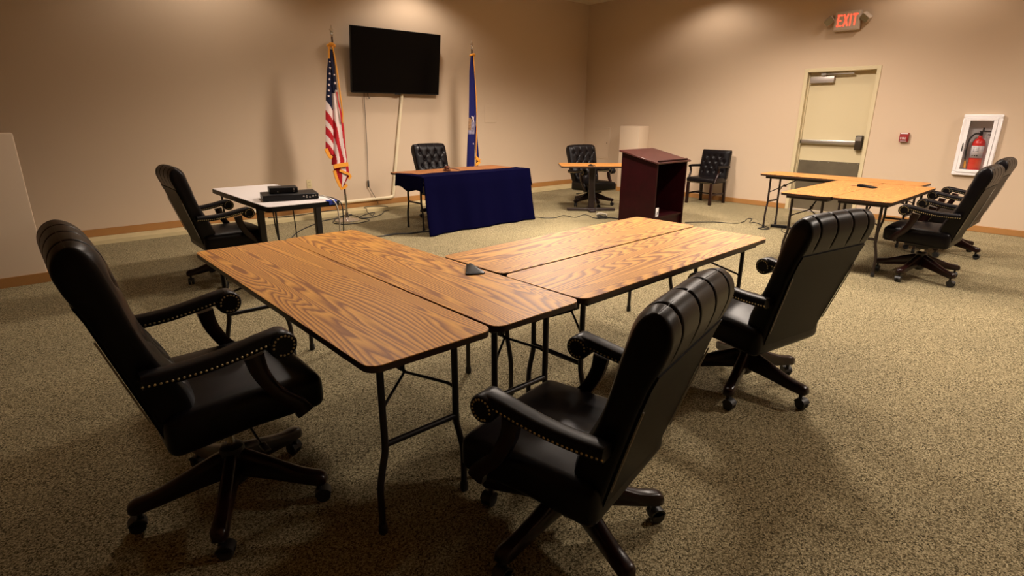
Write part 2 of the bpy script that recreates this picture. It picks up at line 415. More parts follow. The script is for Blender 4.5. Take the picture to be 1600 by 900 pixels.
def back_mesh():
    NF = 128
    sec = [(-1+2*k/NF, None) for k in range(NF+1)]
    front = []
    for yn, _ in sec: front.append((yn*0.985, 1-0.42*abs(yn)**7, 1))
    sides_r = [(1.0, t, 0) for t in (.36, .1, -.2, -.5, -.78)] + [(.985, -.95, 0)]
    rear = [(1-.06-1.88*k/110, -1, 2) for k in range(111)]
    sides_l = [(-a, t, k) for (a, t, k) in reversed(sides_r)]
    ring = front+sides_r+rear+sides_l
    levels = [S1*k/66 for k in range(67)] + [S1+(BL-S1)*math.sin(R(90)*k/16) for k in range(1, 17)]
    rings = []
    for s in levels:
        hwid = back_hw(s); T = back_T(min(s, S1)); rs = .010*smooth(.50, .61, s)
        q = max(0, (s-S1)/(BL-S1)); kf = math.sqrt(max(0, 1-q*q)); kf = max(kf, .02)
        c = (T-rs)/2
        out = []
        for (yn, t, kind) in ring:
            y = yn*hwid*(1-.05*q**3)
            off = -rs+(T+rs)*(t+1)/2
            if kind == 1: off -= tuft(y, s)*max(0, 1-q)
            vc = vcrease(y, s) if kind in (1, 2) else 0
            if kind == 1: off -= vc
            if kind == 2: off += vc*smooth(.55, .62, s)
            off = c+(off-c)*kf
            drop = vc*q*1.2+ .012*q*(abs(yn)**4) 
            p = P0+BD*(s-drop)+BN*off
            out.append((p.x, y, p.z))
        rings.append(out)
    mb = MB(); mb.loft(rings); return mb.mesh('backrest', LEATHER, 60)
def bp(s, off, y): 
    p = P0+BD*s+BN*off; return (p.x, y, p.z)
def rear_mesh():
    mb = MB(); rows = []
    S = [0.004+.555*k/12 for k in range(13)]
    for s in S:
        h = back_hw(s)-.014
        rows.append([bp(s, -.006-.008*smooth(.50, .61, s), h*(-1+2*j/10)) for j in range(11)])
    mb.grid(rows); 
    ed = [r[0] for r in rows]+[r[-1] for r in reversed(rows)]
    n = len(ed); inner = []
    base = len(mb.v); mb.v += ed; mb.v += [tuple(Vector(p)+BN*.012) for p in ed]
    for i in range(n): mb.f.append((base+i, base+(i+1) % n, base+n+(i+1) % n, base+n+i)); mb.m.append(0)
    return mb.mesh('rear_panel', VINYL, 50)
def glint_mesh(sg):  # thin pale tube stands in for light catching the panel edge
    mb = MB(); pts = [bp(.14+.31*k/8, -.0100, sg*(back_hw(.14+.31*k/8)-.013)) for k in range(9)]
    mb.tube(pts, .0030, 6); return mb.mesh('edge_glint', GLINTM)
def seat_mesh():
    bm = bmesh.new(); bmesh.ops.create_cube(bm, size=1)
    for q in bm.verts: q.co = (0.022+q.co.x*.50, q.co.y*.535, .462+q.co.z*.128)
    bmesh.ops.bevel(bm, geom=bm.edges[:], offset=.036, segments=4, affect='EDGES', profile=.5)
    bmesh.ops.subdivide_edges(bm, edges=[e for e in bm.edges if e.calc_length() > .1], cuts=9, use_grid_fill=True)
    for q in bm.verts:
        x = (q.co.x-.022)/.25; y = q.co.y/.2675
        if q.co.z > .46: q.co.z += .026*max(0, 1-x*x)*max(0, 1-y*y)+.010*smooth(0, 1, x)*max(0, 1-y*y)
        else: q.co.z -= .016*smooth(.2, -1, x)
        if x > 0: q.co.y *= 1+.03*x
    bm.verts.index_update()
    mb = MB(); mb.add([tuple(q.co) for q in bm.verts], [tuple(v.index for v in f.verts) for f in bm.faces]); bm.free()
    return mb.mesh('seat', LEATHER, 60)
def nail(mb, p, d, r=.0045):
    d = Vector(d).normalized(); u = d.orthogonal().normalized(); w = d.cross(u); p = Vector(p)
    v = []; n = 6
    for rr, h in ((r, 0), (r*.75, r*.55)):
        for k in range(n):
            t = 2*math.pi*k/n; v.append(p+(u*math.cos(t)+w*math.sin(t))*rr+d*h)
    v.append(p+d*r*.8)
    f = [(k, (k+1) % n, n+(k+1) % n, n+k) for k in range(n)]+[(n+k, n+(k+1) % n, 2*n) for k in range(n)]
    mb.add(v, f)
def seat_nails():
    mb = MB()
    for k in range(36):
        nail(mb, (.2735, -.245+.49*k/35, .412), (1, 0, 0), .004)
    return mb.mesh('nailhead_trim', BRASS)
ARMP = [(-.265, .678), (-.17, .676), (-.08, .681), (.0, .693), (.07, .707), (.12, .714)]
SCR = (.130, .692); SR = .046
def arm_mesh(sg):
    mb = MB(); yc = sg*.284
    path = catmull([(a, 0, b) for a, b in ARMP], 5); rings = []
    for i, p in enumerate(path):
        t = i/(len(path)-1); w = .030+.006*t; h = .021
        sec = []
        for k in range(20):
            a = 2*math.pi*k/20; ca, sa = math.cos(a), math.sin(a)
            sec.append((p.x, yc+w*math.copysign(abs(ca)**.55, ca), p.z+h*math.copysign(abs(sa)**.7, sa)+(.006 if sa > .5 else 0)))
        rings.append(sec)
    mb.loft(rings)
    prof = [(SR*.3, -.041), (SR*.9, -.041), (SR, -.034), (SR, .034), (SR*.9, .041), (SR*.3, .041)]
    mb.lathe(prof, 24, xf=Matrix.Translation((SCR[0], yc, SCR[1])) @ Matrix.Rotation(R(90), 4, 'X'))
    return mb.mesh('armrest', LEATHER, 50)
def arm_nails(sg):
    mb = MB(); yc = sg*.284
    path = catmull([(a, 0, b) for a, b in ARMP], 8)
    tot = 0; acc = [0]
    for i in range(1, len(path)): tot += (path[i]-path[i-1]).length; acc.append(tot)
    nn = 26
    for side in (-1, 1):
        for k in range(nn):
            L = tot*k/nn; i = max(j for j in range(len(acc)-1) if acc[j] <= L); p = path[i].lerp(path[i+1], (L-acc[i])/(acc[i+1]-acc[i]))
            t = k/nn; w = .030+.006*t
            nail(mb, (p.x, yc+side*(w-.001), p.z-.006), (0, side, -.15))
        for k in range(15):
            a = R(-150+300*k/14+35)
            nail(mb, (SCR[0]+.033*math.cos(a), yc+side*.0405, SCR[1]+.033*math.sin(a)), (0, side, 0))
    return mb.mesh('nailhead_trim', BRASS)
def post_mesh(sg):
    mb = MB(); yc = sg*.284
    path = catmull([(.045, 0, .67), (.060, 0, .600), (.105, 0, .515), (.165, 0, .455), (.185, 0, .415)], 6); rings = []
    for i, p in enumerate(path):
        t = i/(len(path)-1); d = (path[min(i+1, len(path)-1)]-path[max(i-1, 0)]).normalized(); n = Vector((-d.z, 0, d.x))
        w = .030-.006*math.sin(math.pi*t)
        rings.append([tuple(Vector((p.x, yc+b*.017, p.z))+n*a*w) for a, b in ((-1, -.7), (-.7, -1), (.7, -1), (1, -.7), (1, .7), (.7, 1), (-.7, 1), (-1, .7))])
    mb.loft(rings); return mb.mesh('arm_post', MAHOG, 50)
def spoke_mesh():
    mb = MB(); rings = []
    prof = [(.02, .222, .112, .026), (.06, .212, .108, .026), (.12, .190, .102, .025), (.19, .162, .092, .024), (.25, .140, .082, .024), (.29, .131, .078, .026), (.325, .126, .074, .027), (.342, .118, .078, .022), (.350, .106, .086, .014)]
    for (x, zt, zb, w) in prof:
        h = zt-zb; zc = (zt+zb)/2
        rings.append([(x, w*c, zc+h/2*s) for c, s in ((1, -.7), (1, .45), (.82, .82), (.4, 1), (-.4, 1), (-.82, .82), (-1, .45), (-1, -.7), (-.7, -1), (.7, -1))])
    mb.loft(rings); return mb.mesh('spoke', MAHOG, 40)
def caster_mesh():
    mb = MB()
    for y in (-.013, .013):
        mb.lathe([(.008, -.009), (.024, -.009), (.027, -.005), (.027, .005), (.024, .009), (.008, .009)], 18, xf=Matrix.Translation((.012, y, .027)) @ Matrix.Rotation(R(90), 4, 'X'))
    mb.rbox(-.012, .022, -.006, .006, .025, .056, .004, 1); mb.cyl((0, 0, .045), (0, 0, .085), .009, n=10)
    hood = []
    for k in range(9):
        a = R(20+150*k/8); hood.append((.012+.031*math.cos(a), .027+.031*math.sin(a)))
    mb.loft([[(x, y, z) for (x, z) in hood]+[(.012, y, .03)] for y in (-.022, .022)])
    return mb.mesh('caster', RUBBER)
def hub_mesh():
    return MB().lathe([(.030, .075), (.043, .09), (.045, .215), (.042, .232), (.030, .240)], 22).mesh('hub', BLACKM)
def lift_mesh():
    return MB().lathe([(.014, .20), (.014, .41)], 14).mesh('gas_lift', CHROME)
def mech_mesh():
    mb = MB(); mb.rbox(-.13, .13, -.10, .10, .352, .398, .008, 1); mb.rbox(-.05, .05, -.045, .045, .325, .36, .006, 1); return mb.mesh('tilt_mechanism', BLACKM)
def lever_mesh():
    mb = MB(); mb.tube(catmull([(.03, -.09, .37), (.03, -.18, .366), (.03, -.24, .355), (.03, -.30, .352)], 4), .0045, 8)
    mb.rbox(.018, .042, -.345, -.285, .345, .359, .006, 2); return mb.mesh('height_lever', BLACKM)
def button_mesh():
    mb = MB(); mb.lathe([(.002, .006), (.007, .005), (.010, .001), (.010, -.003)], 10); return mb.mesh('button', LEATHER)
CM = dict(back=back_mesh(), rear=rear_mesh(), strip={s: glint_mesh(s) for s in (-1, 1)}, seat=seat_mesh(), snail=seat_nails(),
          arm={s: arm_mesh(s) for s in (-1, 1)}, anail={s: arm_nails(s) for s in (-1, 1)}, post={s: post_mesh(s) for s in (-1, 1)},
          spoke=spoke_mesh(), caster=caster_mesh(), hub=hub_mesh(), lift=lift_mesh(), mech=mech_mesh(), lever=lever_mesh(), button=button_mesh())
BROT = BN.to_track_quat('Z', 'Y').to_euler()
def swivel_chair(label, x, y, facing, dz=0.0, base=0.0):
    t = tag(empty('swivel_chair', (x, y, 0), R(facing)), label, 'chair', 'tufted leather swivel chairs')
    u = (0, 0, dz)
    s = inst('seat', CM['seat'], t, u); inst('nailhead_trim', CM['snail'], s)['kind'] = 'stuff'
    b = inst('backrest', CM['back'], t, u); inst('rear_panel', CM['rear'], b)
    for sg in (-1, 1): inst('edge_glint', CM['strip'][sg], b)
    for (by, bs) in BUT:
        off = back_T(bs)-.018
        inst('button', CM['button'], b, bp(bs, off, by), BROT)
    for sg in (-1, 1):
        a = inst('armrest', CM['arm'][sg], t, u); inst('nailhead_trim', CM['anail'][sg], a)['kind'] = 'stuff'
        inst('arm_post', CM['post'][sg], t, u)
    inst('tilt_mechanism', CM['mech'], t, u); inst('height_lever', CM['lever'], t, u)
    inst('gas_lift', CM['lift'], t, u); inst('hub', CM['hub'], t)
    for k in range(5):
        a = R(base-facing+72*k)
        sp = inst('spoke', CM['spoke'], t, (0, 0, 0), (0, 0, a))
        inst('caster', CM['caster'], sp, (.318, 0, 0), (0, 0, R(35+50*math.sin(k*2.1+x*3))))
    return t

swivel_chair('large black leather swivel chair at the left end of the foreground oak tables', 0.443, 2.067, 0, 0.012, 28)
swivel_chair('black leather swivel chair nearest the camera, its back turned, at the oak table corner', 1.265, 1.10, 102, -.105, -33)
swivel_chair('black leather swivel chair pulled up to the long side of the foreground table, back turned', 2.82, 1.235, 80.5, -.08, -22)
swivel_chair('black leather swivel chair nearer of the two at the oak tables by the fire extinguisher', 6.115, 1.205, 90, -.055, 24)
swivel_chair('black leather swivel chair farther of the two below the fire extinguisher cabinet', 7.455, 1.295, 90, -.060, 36)
swivel_chair('black leather swivel chair at the white table with electronics, facing it', 1.365, 5.31, 0, -.075, 30)
swivel_chair('black tufted swivel chair behind the table with the navy cloth', 4.68, 6.68, -90, -.075, 10)
swivel_chair('black tufted swivel chair behind the small pedestal table, facing out', 7.11, 5.96, -101, -.14, 22)

# ------------------------------------------------------------------ guest chair on four legs
def guest_chair():
    t = tag(empty('guest_chair', (8.77, 4.885, 0), R(180)), 'black tufted armchair on four straight wooden legs against the wall', 'chair')
    sb = MB(); sb.rbox(-.20, .24, -.245, .245, .345, .435, .028, 3); s = sb.build('seat', LEATHER, t, angle=60)
    nm = MB()
    for k in range(34): nail(nm, (.2405, -.225+.45*k/33, .362), (1, 0, 0), .004)
    nm.build('nailhead_trim', BRASS, s)['kind'] = 'stuff'
    # tufted low back: reuse the tuft relief on a shorter, wider panel
    B0 = Vector((-.185, 0, .40)); d = Vector((-.17, 0, .98)).normalized(); n = Vector((.98, 0, .17)).normalized()
    L = .47; rows = []
    bts = [(c*.235, s_) for (s_, k) in ((.11, 0), (.19, 1), (.27, 0), (.35, 1)) for c in COLS[k]]
    for i in range(49):
        s_ = L*math.sin(R(90)*i/48) if i > 40 else L*.966*i/41
        q = max(0, (s_-.42)/(L-.42)); kf = max(.02, math.sqrt(max(0, 1-q*q)))
        ring = []
        fr_ = [(-1+2*k/48, 1) for k in range(49)]
        for (yn, t_) in fr_:
            y = yn*.25
            dep = sum(.016*math.exp(-((y-a)**2+(s_-b)**2)/(2*.02**2)) for a, b in bts)
            o = .07*(1-.4*abs(yn)**7)-dep*(1-q); ring.append((y, .015+(o-.015)*kf))
        for (yn, o) in ((1, .02), (1, -.02), (.95, -.035), (.5, -.035), (0, -.035), (-.5, -.035), (-.95, -.035), (-1, -.02), (-1, .02)):
            ring.append((yn*.25, .015+(o-.015)*kf))
        rows.append([tuple(Vector((0, y, 0))+B0+d*s_+n*o) for y, o in ring])
    bk = MB(); bk.loft(rows); b = bk.build('backrest', LEATHER, t, angle=60)
    for (a, s_) in bts: inst('button', CM['button'], b, tuple(B0+d*s_+n*.053+Vector((0, a, 0))), n.to_track_quat('Z', 'Y').to_euler())
    for sx in (.212, -.205):
        for sy in (-.212, .212):
            lg = MB(); x1 = sx+(0 if sx > 0 else -.03)
            lg.loft([[(xx+a*.02, sy+c*.02, z) for a, c in ((-1, -1), (1, -1), (1, 1), (-1, 1))] for (xx, z) in ((x1, 0), (sx, .37))])
            lg.build('leg', MAHOG, t)
    for sy in (-.212, .212):
        MB().rbox(-.21, .20, sy-.009, sy+.009, .15, .178, .003, 1).build('stretcher', MAHOG, t)
        ap = MB(); path = catmull([(-.235, sy*1.16, .60), (-.1, sy*1.2, .605), (.08, sy*1.2, .612), (.15, sy*1.2, .605)], 5)
        ap.tube(path, lambda q: .021, 10); a = ap.build('armrest', LEATHER, t)
        pp = MB(); pp.tube(catmull([(.12, sy*1.2, .60), (.10, sy*1.19, .52), (.14, sy*1.16, .44), (.18, sy*1.14, .36)], 5), .018, 8); pp.build('arm_post', MAHOG, t)
    MB().rbox(-.03, -.01, -.205, .205, .152, .174, .003, 1).build('stretcher', MAHOG, t)
    return t
guest_chair()

# ------------------------------------------------------------------ folding tables
def folding_table(label, x0, x1, y0, y1, rz=0.0, along='X', h=.70, mat=OAK, leg_mat=BLACKM, group='oak laminate folding tables', name='folding_table'):
    cx, cy = (x0+x1)/2, (y0+y1)/2
    L, Wd = (x1-x0, y1-y0) if along == 'X' else (y1-y0, x1-x0)
    t = tag(empty(name, (cx, cy, 0), R(rz)+(0 if along == 'X' else R(90))), label, 'table', group)
    a, b = L/2, Wd/2
    po = rrect(-a+.004, a-.004, -b+.004, b-.004, .045); pf = rrect(-a, a, -b, b, .048); 
    tp = MB().prism(pf, -.003, 0).build('tabletop', mat, t, (0, 0, h))
    eb = MB(); eb.ringprism(rrect(-a-.001, a+.001, -b-.001, b+.001, .049), rrect(-a+.02, a-.02, -b+.02, b-.02, .03), -.024, -.0032); eb.build('edge_band', EDGE, tp)
    MB().prism(rrect(-a+.02, a-.02, -b+.02, b-.02, .03), -.020, -.0035).build('core_board', EDGE, tp)
    for sy in (-1, 1):
        MB().rbox(-a+.07, a-.07, sy*(b-.05)-.011, sy*(b-.05)+.011, h-.056, h-.021, .003, 1).build('rail', leg_mat, t)
    for sx in (-1, 1):
        MB().rbox(sx*(a-.082)-.011, sx*(a-.082)+.011, -b+.05, b-.05, h-.056, h-.021, .003, 1).build('rail', leg_mat, t)
    sp = min(.15, b*.62)
    for sx in (-1, 1):
        lx = sx*(a-.115)
        for sy in (-1, 1):
            lg = MB(); path = catmull([(lx, sy*sp, h-.03), (lx, sy*sp, .45), (lx, sy*sp, .33), (lx, sy*(sp+.012), .27), (lx, sy*(sp+.028), .19), (lx, sy*(sp+.030), .10), (lx, sy*(sp+.030), .012)], 4)
            lg.tube(path, .0125, 10); l = lg.build('leg', leg_mat, t)
            MB().lathe([(.015, 0), (.0165, .004), (.0155, .035), (.0125, .04)], 12, xf=Matrix.Translation((lx, sy*(sp+.030), 0))).build('foot_cap', RUBBER, l)
        cb = MB(); cb.cyl((lx, -sp, .345), (lx, sp, .345), .0115, n=10); cb.build('crossbar', leg_mat, t)
        br = MB(); inn = lx-sx*.34
        br.tube([(lx, -sp, .46), (lx-sx*.02, -sp*.9, .475), (lx-sx*.10, 0, .535), (lx-sx*.02, sp*.9, .475), (lx, sp, .46)], .006, 8)
        br.tube([(lx-sx*.10, 0, .535), (inn, 0, h-.03)], .007, 8); br.rbox(inn-.02, inn+.02, -.02, .02, h-.04, h-.02, .003, 1)
        br.rbox(lx-sx*.13-.02, lx-sx*.13+.02, -.010, .010, .535, .565, .003, 1)
        br.build('folding_brace', leg_mat, t)
    return t
folding_table('oak laminate folding table at the left of the front group, nearest the left swivel chair', .700, 1.186, 1.413, 3.370, along='Y')
folding_table('oak laminate folding table with the black conference microphone near its long edge', 1.194, 1.652, 1.418, 3.385, .4, along='Y')
folding_table('oak laminate folding table farther of the front pair pointing at the lectern', 1.670, 3.465, 1.955, 2.435, 1.5)
folding_table('oak laminate folding table nearer of the front pair, two chairs along its side', 1.668, 3.440, 1.443, 1.938, 1.5)
folding_table('oak folding table without a chair at it, left of the seam, before the exit door', 5.665, 7.300, 1.918, 2.375, .8, mat=OAK2, leg_mat=BROWNM)
folding_table('oak folding table with a black microphone and two swivel chairs drawn up', 5.690, 7.300, 1.425, 1.912, .8, mat=OAK2, leg_mat=BROWNM)
folding_table('oak folding table set crosswise nearest the exit door', 7.315, 7.800, 1.585, 3.345, 0, along='Y', mat=OAK2, leg_mat=BROWNM)
folding_table('walnut-topped folding table partly covered by the navy cloth', 3.735, 5.470, 5.745, 6.540, 0, mat=OAK3, leg_mat=BLACKM)

# ------------------------------------------------------------------ navy tablecloth
def tablecloth():
    H = .7035; x0, x1, yf = 3.728, 5.478, 5.735
    t = MB(); nu = 90
    def yb(u): return 6.02+.05*math.sin(u*5)+.03*u      # rear edge on the table
    rows = []
    for j in range(13):
        r = []
        for i in range(nu+1):
            u = i/nu; y = yb(u)+(yf-yb(u))*j/12
            r.append((x0+(x1-x0)*u, y, H+.0015*math.sin(u*40+j)))
        rows.append(r)
    for j in range(1, 34):
        q = j/33; r = []
        for i in range(nu+1):
            u = i/nu
            fold = (.014*math.sin(u*17+.6)+.012*math.sin(u*31+2)+.035*math.exp(-((u-.52)/.05)**2)+.05*math.exp(-((u-.03)/.06)**2)+.04*math.exp(-((u-.97)/.05)**2))*q
            flare = .07*q*q
            xx = x0+(x1-x0)*u+(.02*math.sin(u*9)*q)+(.012*q if u > .9 else 0)*(u-.9)*10-(.03*q)*(max(0, .12-u)/.12)
            z = H-q*(H-.006)-(.0 if u < 1 else 0)
            bend = .010*min(1, q*6)
            r.append((xx, yf-bend-fold-flare, max(.006, z)))
        rows.append(r)
    t.grid(rows)
    # left end flap
    fl_ = []
    for j in range(10):
        q = j/9; r = []
        for i in range(20):
            v = i/19; y = yf+(6.36-yf)*v
            drop = (.19-.02*math.sin(v*9))*(1-.12*v)
            r.append((x0-.004-.012*math.sin(v*14)*q*.6-.012*q, y, H-q*drop))
        fl_.append(r)
    t.grid(fl_)
    # top corner strip carrying the left flap
    st = [[(x0+.12*(1-k/6)*(1-max(0, v-.45)/.55)-.002*(k/6), yf+.27+(6.36-yf-.27)*v, H) for v in [m/10 for m in range(11)]] for k in range(7)]
    t.grid(st)
    # right end flap
    fr_ = []
    for j in range(12):
        q = j/11; r = []
        for i in range(16):
            v = i/15; y = yf+(6.05-yf)*v
            drop = .235*(1-.75*v)
            r.append((x1+.004+.035*q*(1-v)+.008*math.sin(v*12)*q, y-.015*q*(1-v), H-q*drop))
        fr_.append(r)
    t.grid(fr_)
    o = t.build('tablecloth', NAVYC, None, angle=70); solidify(o, .003, 0)
    tag(o, 'navy blue cloth draped over the front of the speaker table down to the floor', 'tablecloth')
tablecloth()

# gavel on its block
g = tag(empty('gavel', (4.40, 6.19, .7035), R(25)), 'small brown wooden gavel on a block on the navy-draped table', 'gavel')
MB().lathe([(.045, 0), (.048, .006), (.048, .016), (.042, .020)], 20).build('sound_block', BROWNW, g)
gm = MB(); gm.lathe([(.016, -.045), (.022, -.04), (.022, -.025), (.018, -.02), (.018, .02), (.022, .025), (.022, .04), (.016, .045)], 16, xf=Matrix.Translation((0, 0, .043)) @ Matrix.Rotation(R(90), 4, 'Y'))
gm.build('head', BROWNW, g)
MB().tube([(0, 0, .042), (.03, -.10, .030), (.05, -.17, .012)], .007, 8).build('handle', BROWNW, g)

# ------------------------------------------------------------------ lectern
LX0, LX1, LYN, LYF = 6.165, 6.855, 4.125, 4.685
lec = tag(empty('lectern', ((LX0+LX1)/2, (LYN+LYF)/2, 0)), 'dark mahogany lectern with a sloped top and open shelf side', 'lectern')
hw_, hd = (LX1-LX0)/2, (LYF-LYN)/2
ZN, ZF = .832, .952
def side(x0, x1):
    v = [(x, y, z) for x in (x0, x1) for (y, z) in ((-hd, 0), (hd, 0), (hd, ZF), (-hd, ZN))]
    return MB().add(v, [(0, 1, 2, 3), (7, 6, 5, 4), (0, 4, 5, 1), (1, 5, 6, 2), (2, 6, 7, 3), (3, 7, 4, 0)])
side(-hw_, -hw_+.022).build('side_panel', LECT, lec); side(hw_-.022, hw_).build('side_panel', LECT, lec)
MB().box(-hw_+.022, hw_-.022, hd-.022, hd, 0, ZF-.01).build('front_panel', LECT, lec)
MB().box(-hw_+.022, hw_-.022, -hd+.01, hd-.022, .125, .150).build('shelf', LECT, lec)
MB().box(-hw_+.022, hw_-.022, -hd+.03, -hd+.05, 0, .125).build('kick_board', LECT, lec)
sl = math.atan2(ZF-ZN, 2*hd)
tp = MB(); tp.rbox(-hw_-.035, hw_+.035, -hd/math.cos(sl)-.03, hd/math.cos(sl)+.03, 0, .022, .004, 1)
tpo = tp.build('top', LECTTOP, lec, (0, 0, (ZN+ZF)/2+.0), (sl, 0, 0))
MB().rbox(-hw_+.0, hw_-.02, -hd/math.cos(sl)-.012, -hd/math.cos(sl)+.012, .022, .042, .004, 1).build('book_stop', LECT, tpo)
cdn = tag(empty('paper_card', (6.268, 4.146, .150)), 'small white card with dark print inside the lectern opening', 'card')
MB().rbox(-.032, .032, -.001, .001, 0, .115, .0008, 1).build('card', PAPER, cdn)
pm = MB(); pm.box(-.002, .016, -.0016, -.0011, .025, .065); pm.box(-.022, -.002, -.0016, -.0011, .020, .026)
pm.build('print', PLAST, cdn)

# ------------------------------------------------------------------ small pedestal table
pt = tag(empty('pedestal_table', (6.69, 5.62, 0), -YAW), 'small oak pedestal table on a flat metal foot behind the lectern', 'table')
ptop = MB().prism(rrect(-.50, .50, -.29, .29, .03), -.003, 0).build('tabletop', OAK2, pt, (0, 0, .70))
MB().ringprism(rrect(-.501, .501, -.291, .291, .031), rrect(-.48, .48, -.27, .27, .02), -.026, -.0032).build('edge_band', EDGE, ptop)
MB().prism(rrect(-.48, .48, -.27, .27, .02), -.022, -.0035).build('core_board', EDGE, ptop)
MB().rbox(-.045, .045, -.03, .03, .04, .676, .006, 1).build('column', BROWNM, pt)
bs = MB(); bs.rbox(-.37, .37, -.045, .045, .004, .042, .006, 1); bs.rbox(-.05, .05, -.20, .20, .004, .036, .006, 1); bs.build('base', BROWNM, pt)
MB().rbox(-.2, .2, -.2, .2, .655, .676, .004, 1).build('mounting_plate', BROWNM, pt)

# ------------------------------------------------------------------ boundary microphones
def microphone(label, x, y, z, rz, sc=1.0):
    t = tag(empty('conference_microphone', (x, y, z), R(rz)), label, 'microphone', 'boundary microphones')
    pl = [(-.075, -.014), (.055, -.047), (.066, -.040), (.070, -.02), (.070, .02), (.066, .040), (.055, .047), (-.075, .014)]
    def lay(k, z, dx=0): return [(p[0]*k*sc+dx, p[1]*k*sc, (z+(.010*(-p[0]/.07+.3) if z > .004 else 0)*.6)*sc) for p in pl]
    m = MB(); m.loft([lay(1, 0), lay(1, .007), lay(.97, .010), lay(.80, .0135), lay(.5, .015)]); b = m.build('body', MICM, t)
    MB().rbox(.045*sc, .062*sc, -.03*sc, .03*sc, .004*sc, .0085*sc, .001, 1).build('grille', BLACKM, b)
    c = MB(); c.tube(catmull([(-.070*sc, 0, .012), (-.095*sc, .01, .007), (-.12*sc, .02, .004), (-.15*sc, .02, -.002)], 4), .003, 6); c.build('cable', CORDM, t)
microphone('black wedge microphone on the foreground oak table by the seam', 1.600, 2.065, .7005, -115)
microphone('black wedge microphone on the oak tables by the exit door', 6.76, 1.93, .7005, -100, 1.25)
microphone('tiny black microphone on the small pedestal table', 6.50, 5.50, .7005, 220, .9)

# ------------------------------------------------------------------ white table with electronics
wt = tag(empty('white_table', (1.825, 5.370, 0)), 'white laminate table with a thick black edge and black legs', 'table')
a, b = .305, .775
wtop = MB().prism(rrect(-a, a, -b, b, .035), -.004, 0).build('tabletop', WHITETOP, wt, (0, 0, .71))
MB().ringprism(rrect(-a-.004, a+.004, -b-.004, b+.004, .038), rrect(-a+.03, a-.03, -b+.03, b-.03, .02), -.042, -.0045).build('edge_band', PLAST, wtop)
MB().prism(rrect(-a+.03, a-.03, -b+.03, b-.03, .02), -.030, -.005).build('core_board', PLAST, wtop)
for sx in (-1, 1):
    for sy in (-1, 1):
        lx = sx*(a-.055); ly = sy*(b-.37) if sy < 0 else sy*(b-.10)
        lr = .026 if sy < 0 else .009
        l = MB().rbox(lx-lr, lx+lr, ly-lr, ly+lr, .012, .67, .004, 1).build('leg', BLACKM, wt)
        MB().lathe([(.022, 0), (.024, .003), (.024, .014), (.02, .018)], 12, xf=Matrix.Translation((lx, ly, 0))).build('foot_cap', RUBBER, l)
for sx in (-1, 1): MB().box(sx*(a-.055)-.012, sx*(a-.055)+.012, -b+.37, b-.1, .64, .668).build('rail', BLACKM, wt)
dv = tag(empty('rack_receiver', (1.835, 4.955, .71), R(-14)), 'wide black rack receiver with connectors on the white table', 'receiver')
bd = MB().rbox(-.225, .225, -.13, .15, .006, .054, .003, 1).build('body', PLAST, dv)
for k, (px, pz, rr) in enumerate(((.10, .034, .007), (.125, .036, .006), (.150, .024, .006), (.125, .022, .005), (.178, .034, .008), (.20, .036, .006))):
    MB().lathe([(rr, 0), (rr, .006), (rr*.55, .006), (rr*.55, .003)], 12, xf=Matrix.Translation((px, -.130, pz)) @ Matrix.Rotation(R(90), 4, 'X')).build('connector', CHROME if k in (0, 2, 4) else STEEL, bd)
for fx in (-.19, .19):
    for fy in (-.1, .12): MB().lathe([(.014, 0), (.014, .007)], 10, xf=Matrix.Translation((fx, fy, 0))).build('foot', RUBBER, bd)
d2 = tag(empty('video_switcher', (1.800, 5.000, .7645), R(-14)), 'small black box stacked on the wide receiver', 'switcher')
b2 = MB().rbox(-.115, .115, -.075, .085, .004, .050, .003, 1).build('body', PLAST, d2)
for px, pz in ((.082, .037), (.082, .028), (-.05, .016), (.08, .014)):
    MB().lathe([(.005, 0), (.005, .004)], 10, xf=Matrix.Translation((px, -.075, pz)) @ Matrix.Rotation(R(90), 4, 'X')).build('connector', STEEL, b2)
for fx in (-.09, .09):
    for fy in (-.05, .06): MB().lathe([(.009, 0), (.009, .005)], 8, xf=Matrix.Translation((fx, fy, 0))).build('foot', RUBBER, b2)
bt = MB(); bt.rbox(-.045, .045, -.018, .022, 0, .006, .002, 1); bt.rbox(-.03, .035, -.024, -.0175, -.030, .004, .002, 1)
tag(bt.build('blue_tape', BLUEP, None, (2.055, 4.600, .7105), (0, 0, R(-4)), ), 'blue tape strip folded over the edge of the white table', 'tape')

# ------------------------------------------------------------------ television
tv = tag(empty('television', (4.742, 7.90, 1.712)), 'large black flat television hung on the wall between the flags', 'television')
hw2 = .757; hh = .890
MB().rbox(-hw2, hw2, 0, .045, 0, hh, .006, 2).build('housing', PLAST, tv)
MB().box(-hw2+.010, hw2-.010, -.0015, .002, .018, hh-.010).build('screen', SCREEN, tv)
MB().rbox(-.05, .05, -.004, .01, -.010, .002, .003, 1).build('logo_bar', PLAST, tv)
MB().box(-.3, .3, .015, .10, .25, .60).build('wall_bracket', BLACKM, tv)
cb = MB(); cb.tube(catmull([(-.535, .05, .03), (-.535, .065, -.10), (-.535, .072, -.45), (-.545, .070, -.85), (-.562, .068, -1.22), (-.565, .066, -1.33), (-.53, .066, -1.42), (-.46, .06, -1.55), (-.43, .05, -1.635)], 6), .0045, 8)
cb.rbox(-.575, -.553, .055, .078, -1.37, -1.27, .004, 1); cb.build('power_cord', CORDM, tv)
MB().tube(catmull([(-.475, .05, .02), (-.47, .062, -.04), (-.455, .066, -.07), (-.44, .066, -.06)], 4), .005, 8).build('loose_plug', CORDM, tv)
for ch_ in tv.children:
    if ch_.name.split('.')[0] in ('housing', 'screen', 'logo_bar'): ch_.rotation_euler = (R(7), 0, 0)
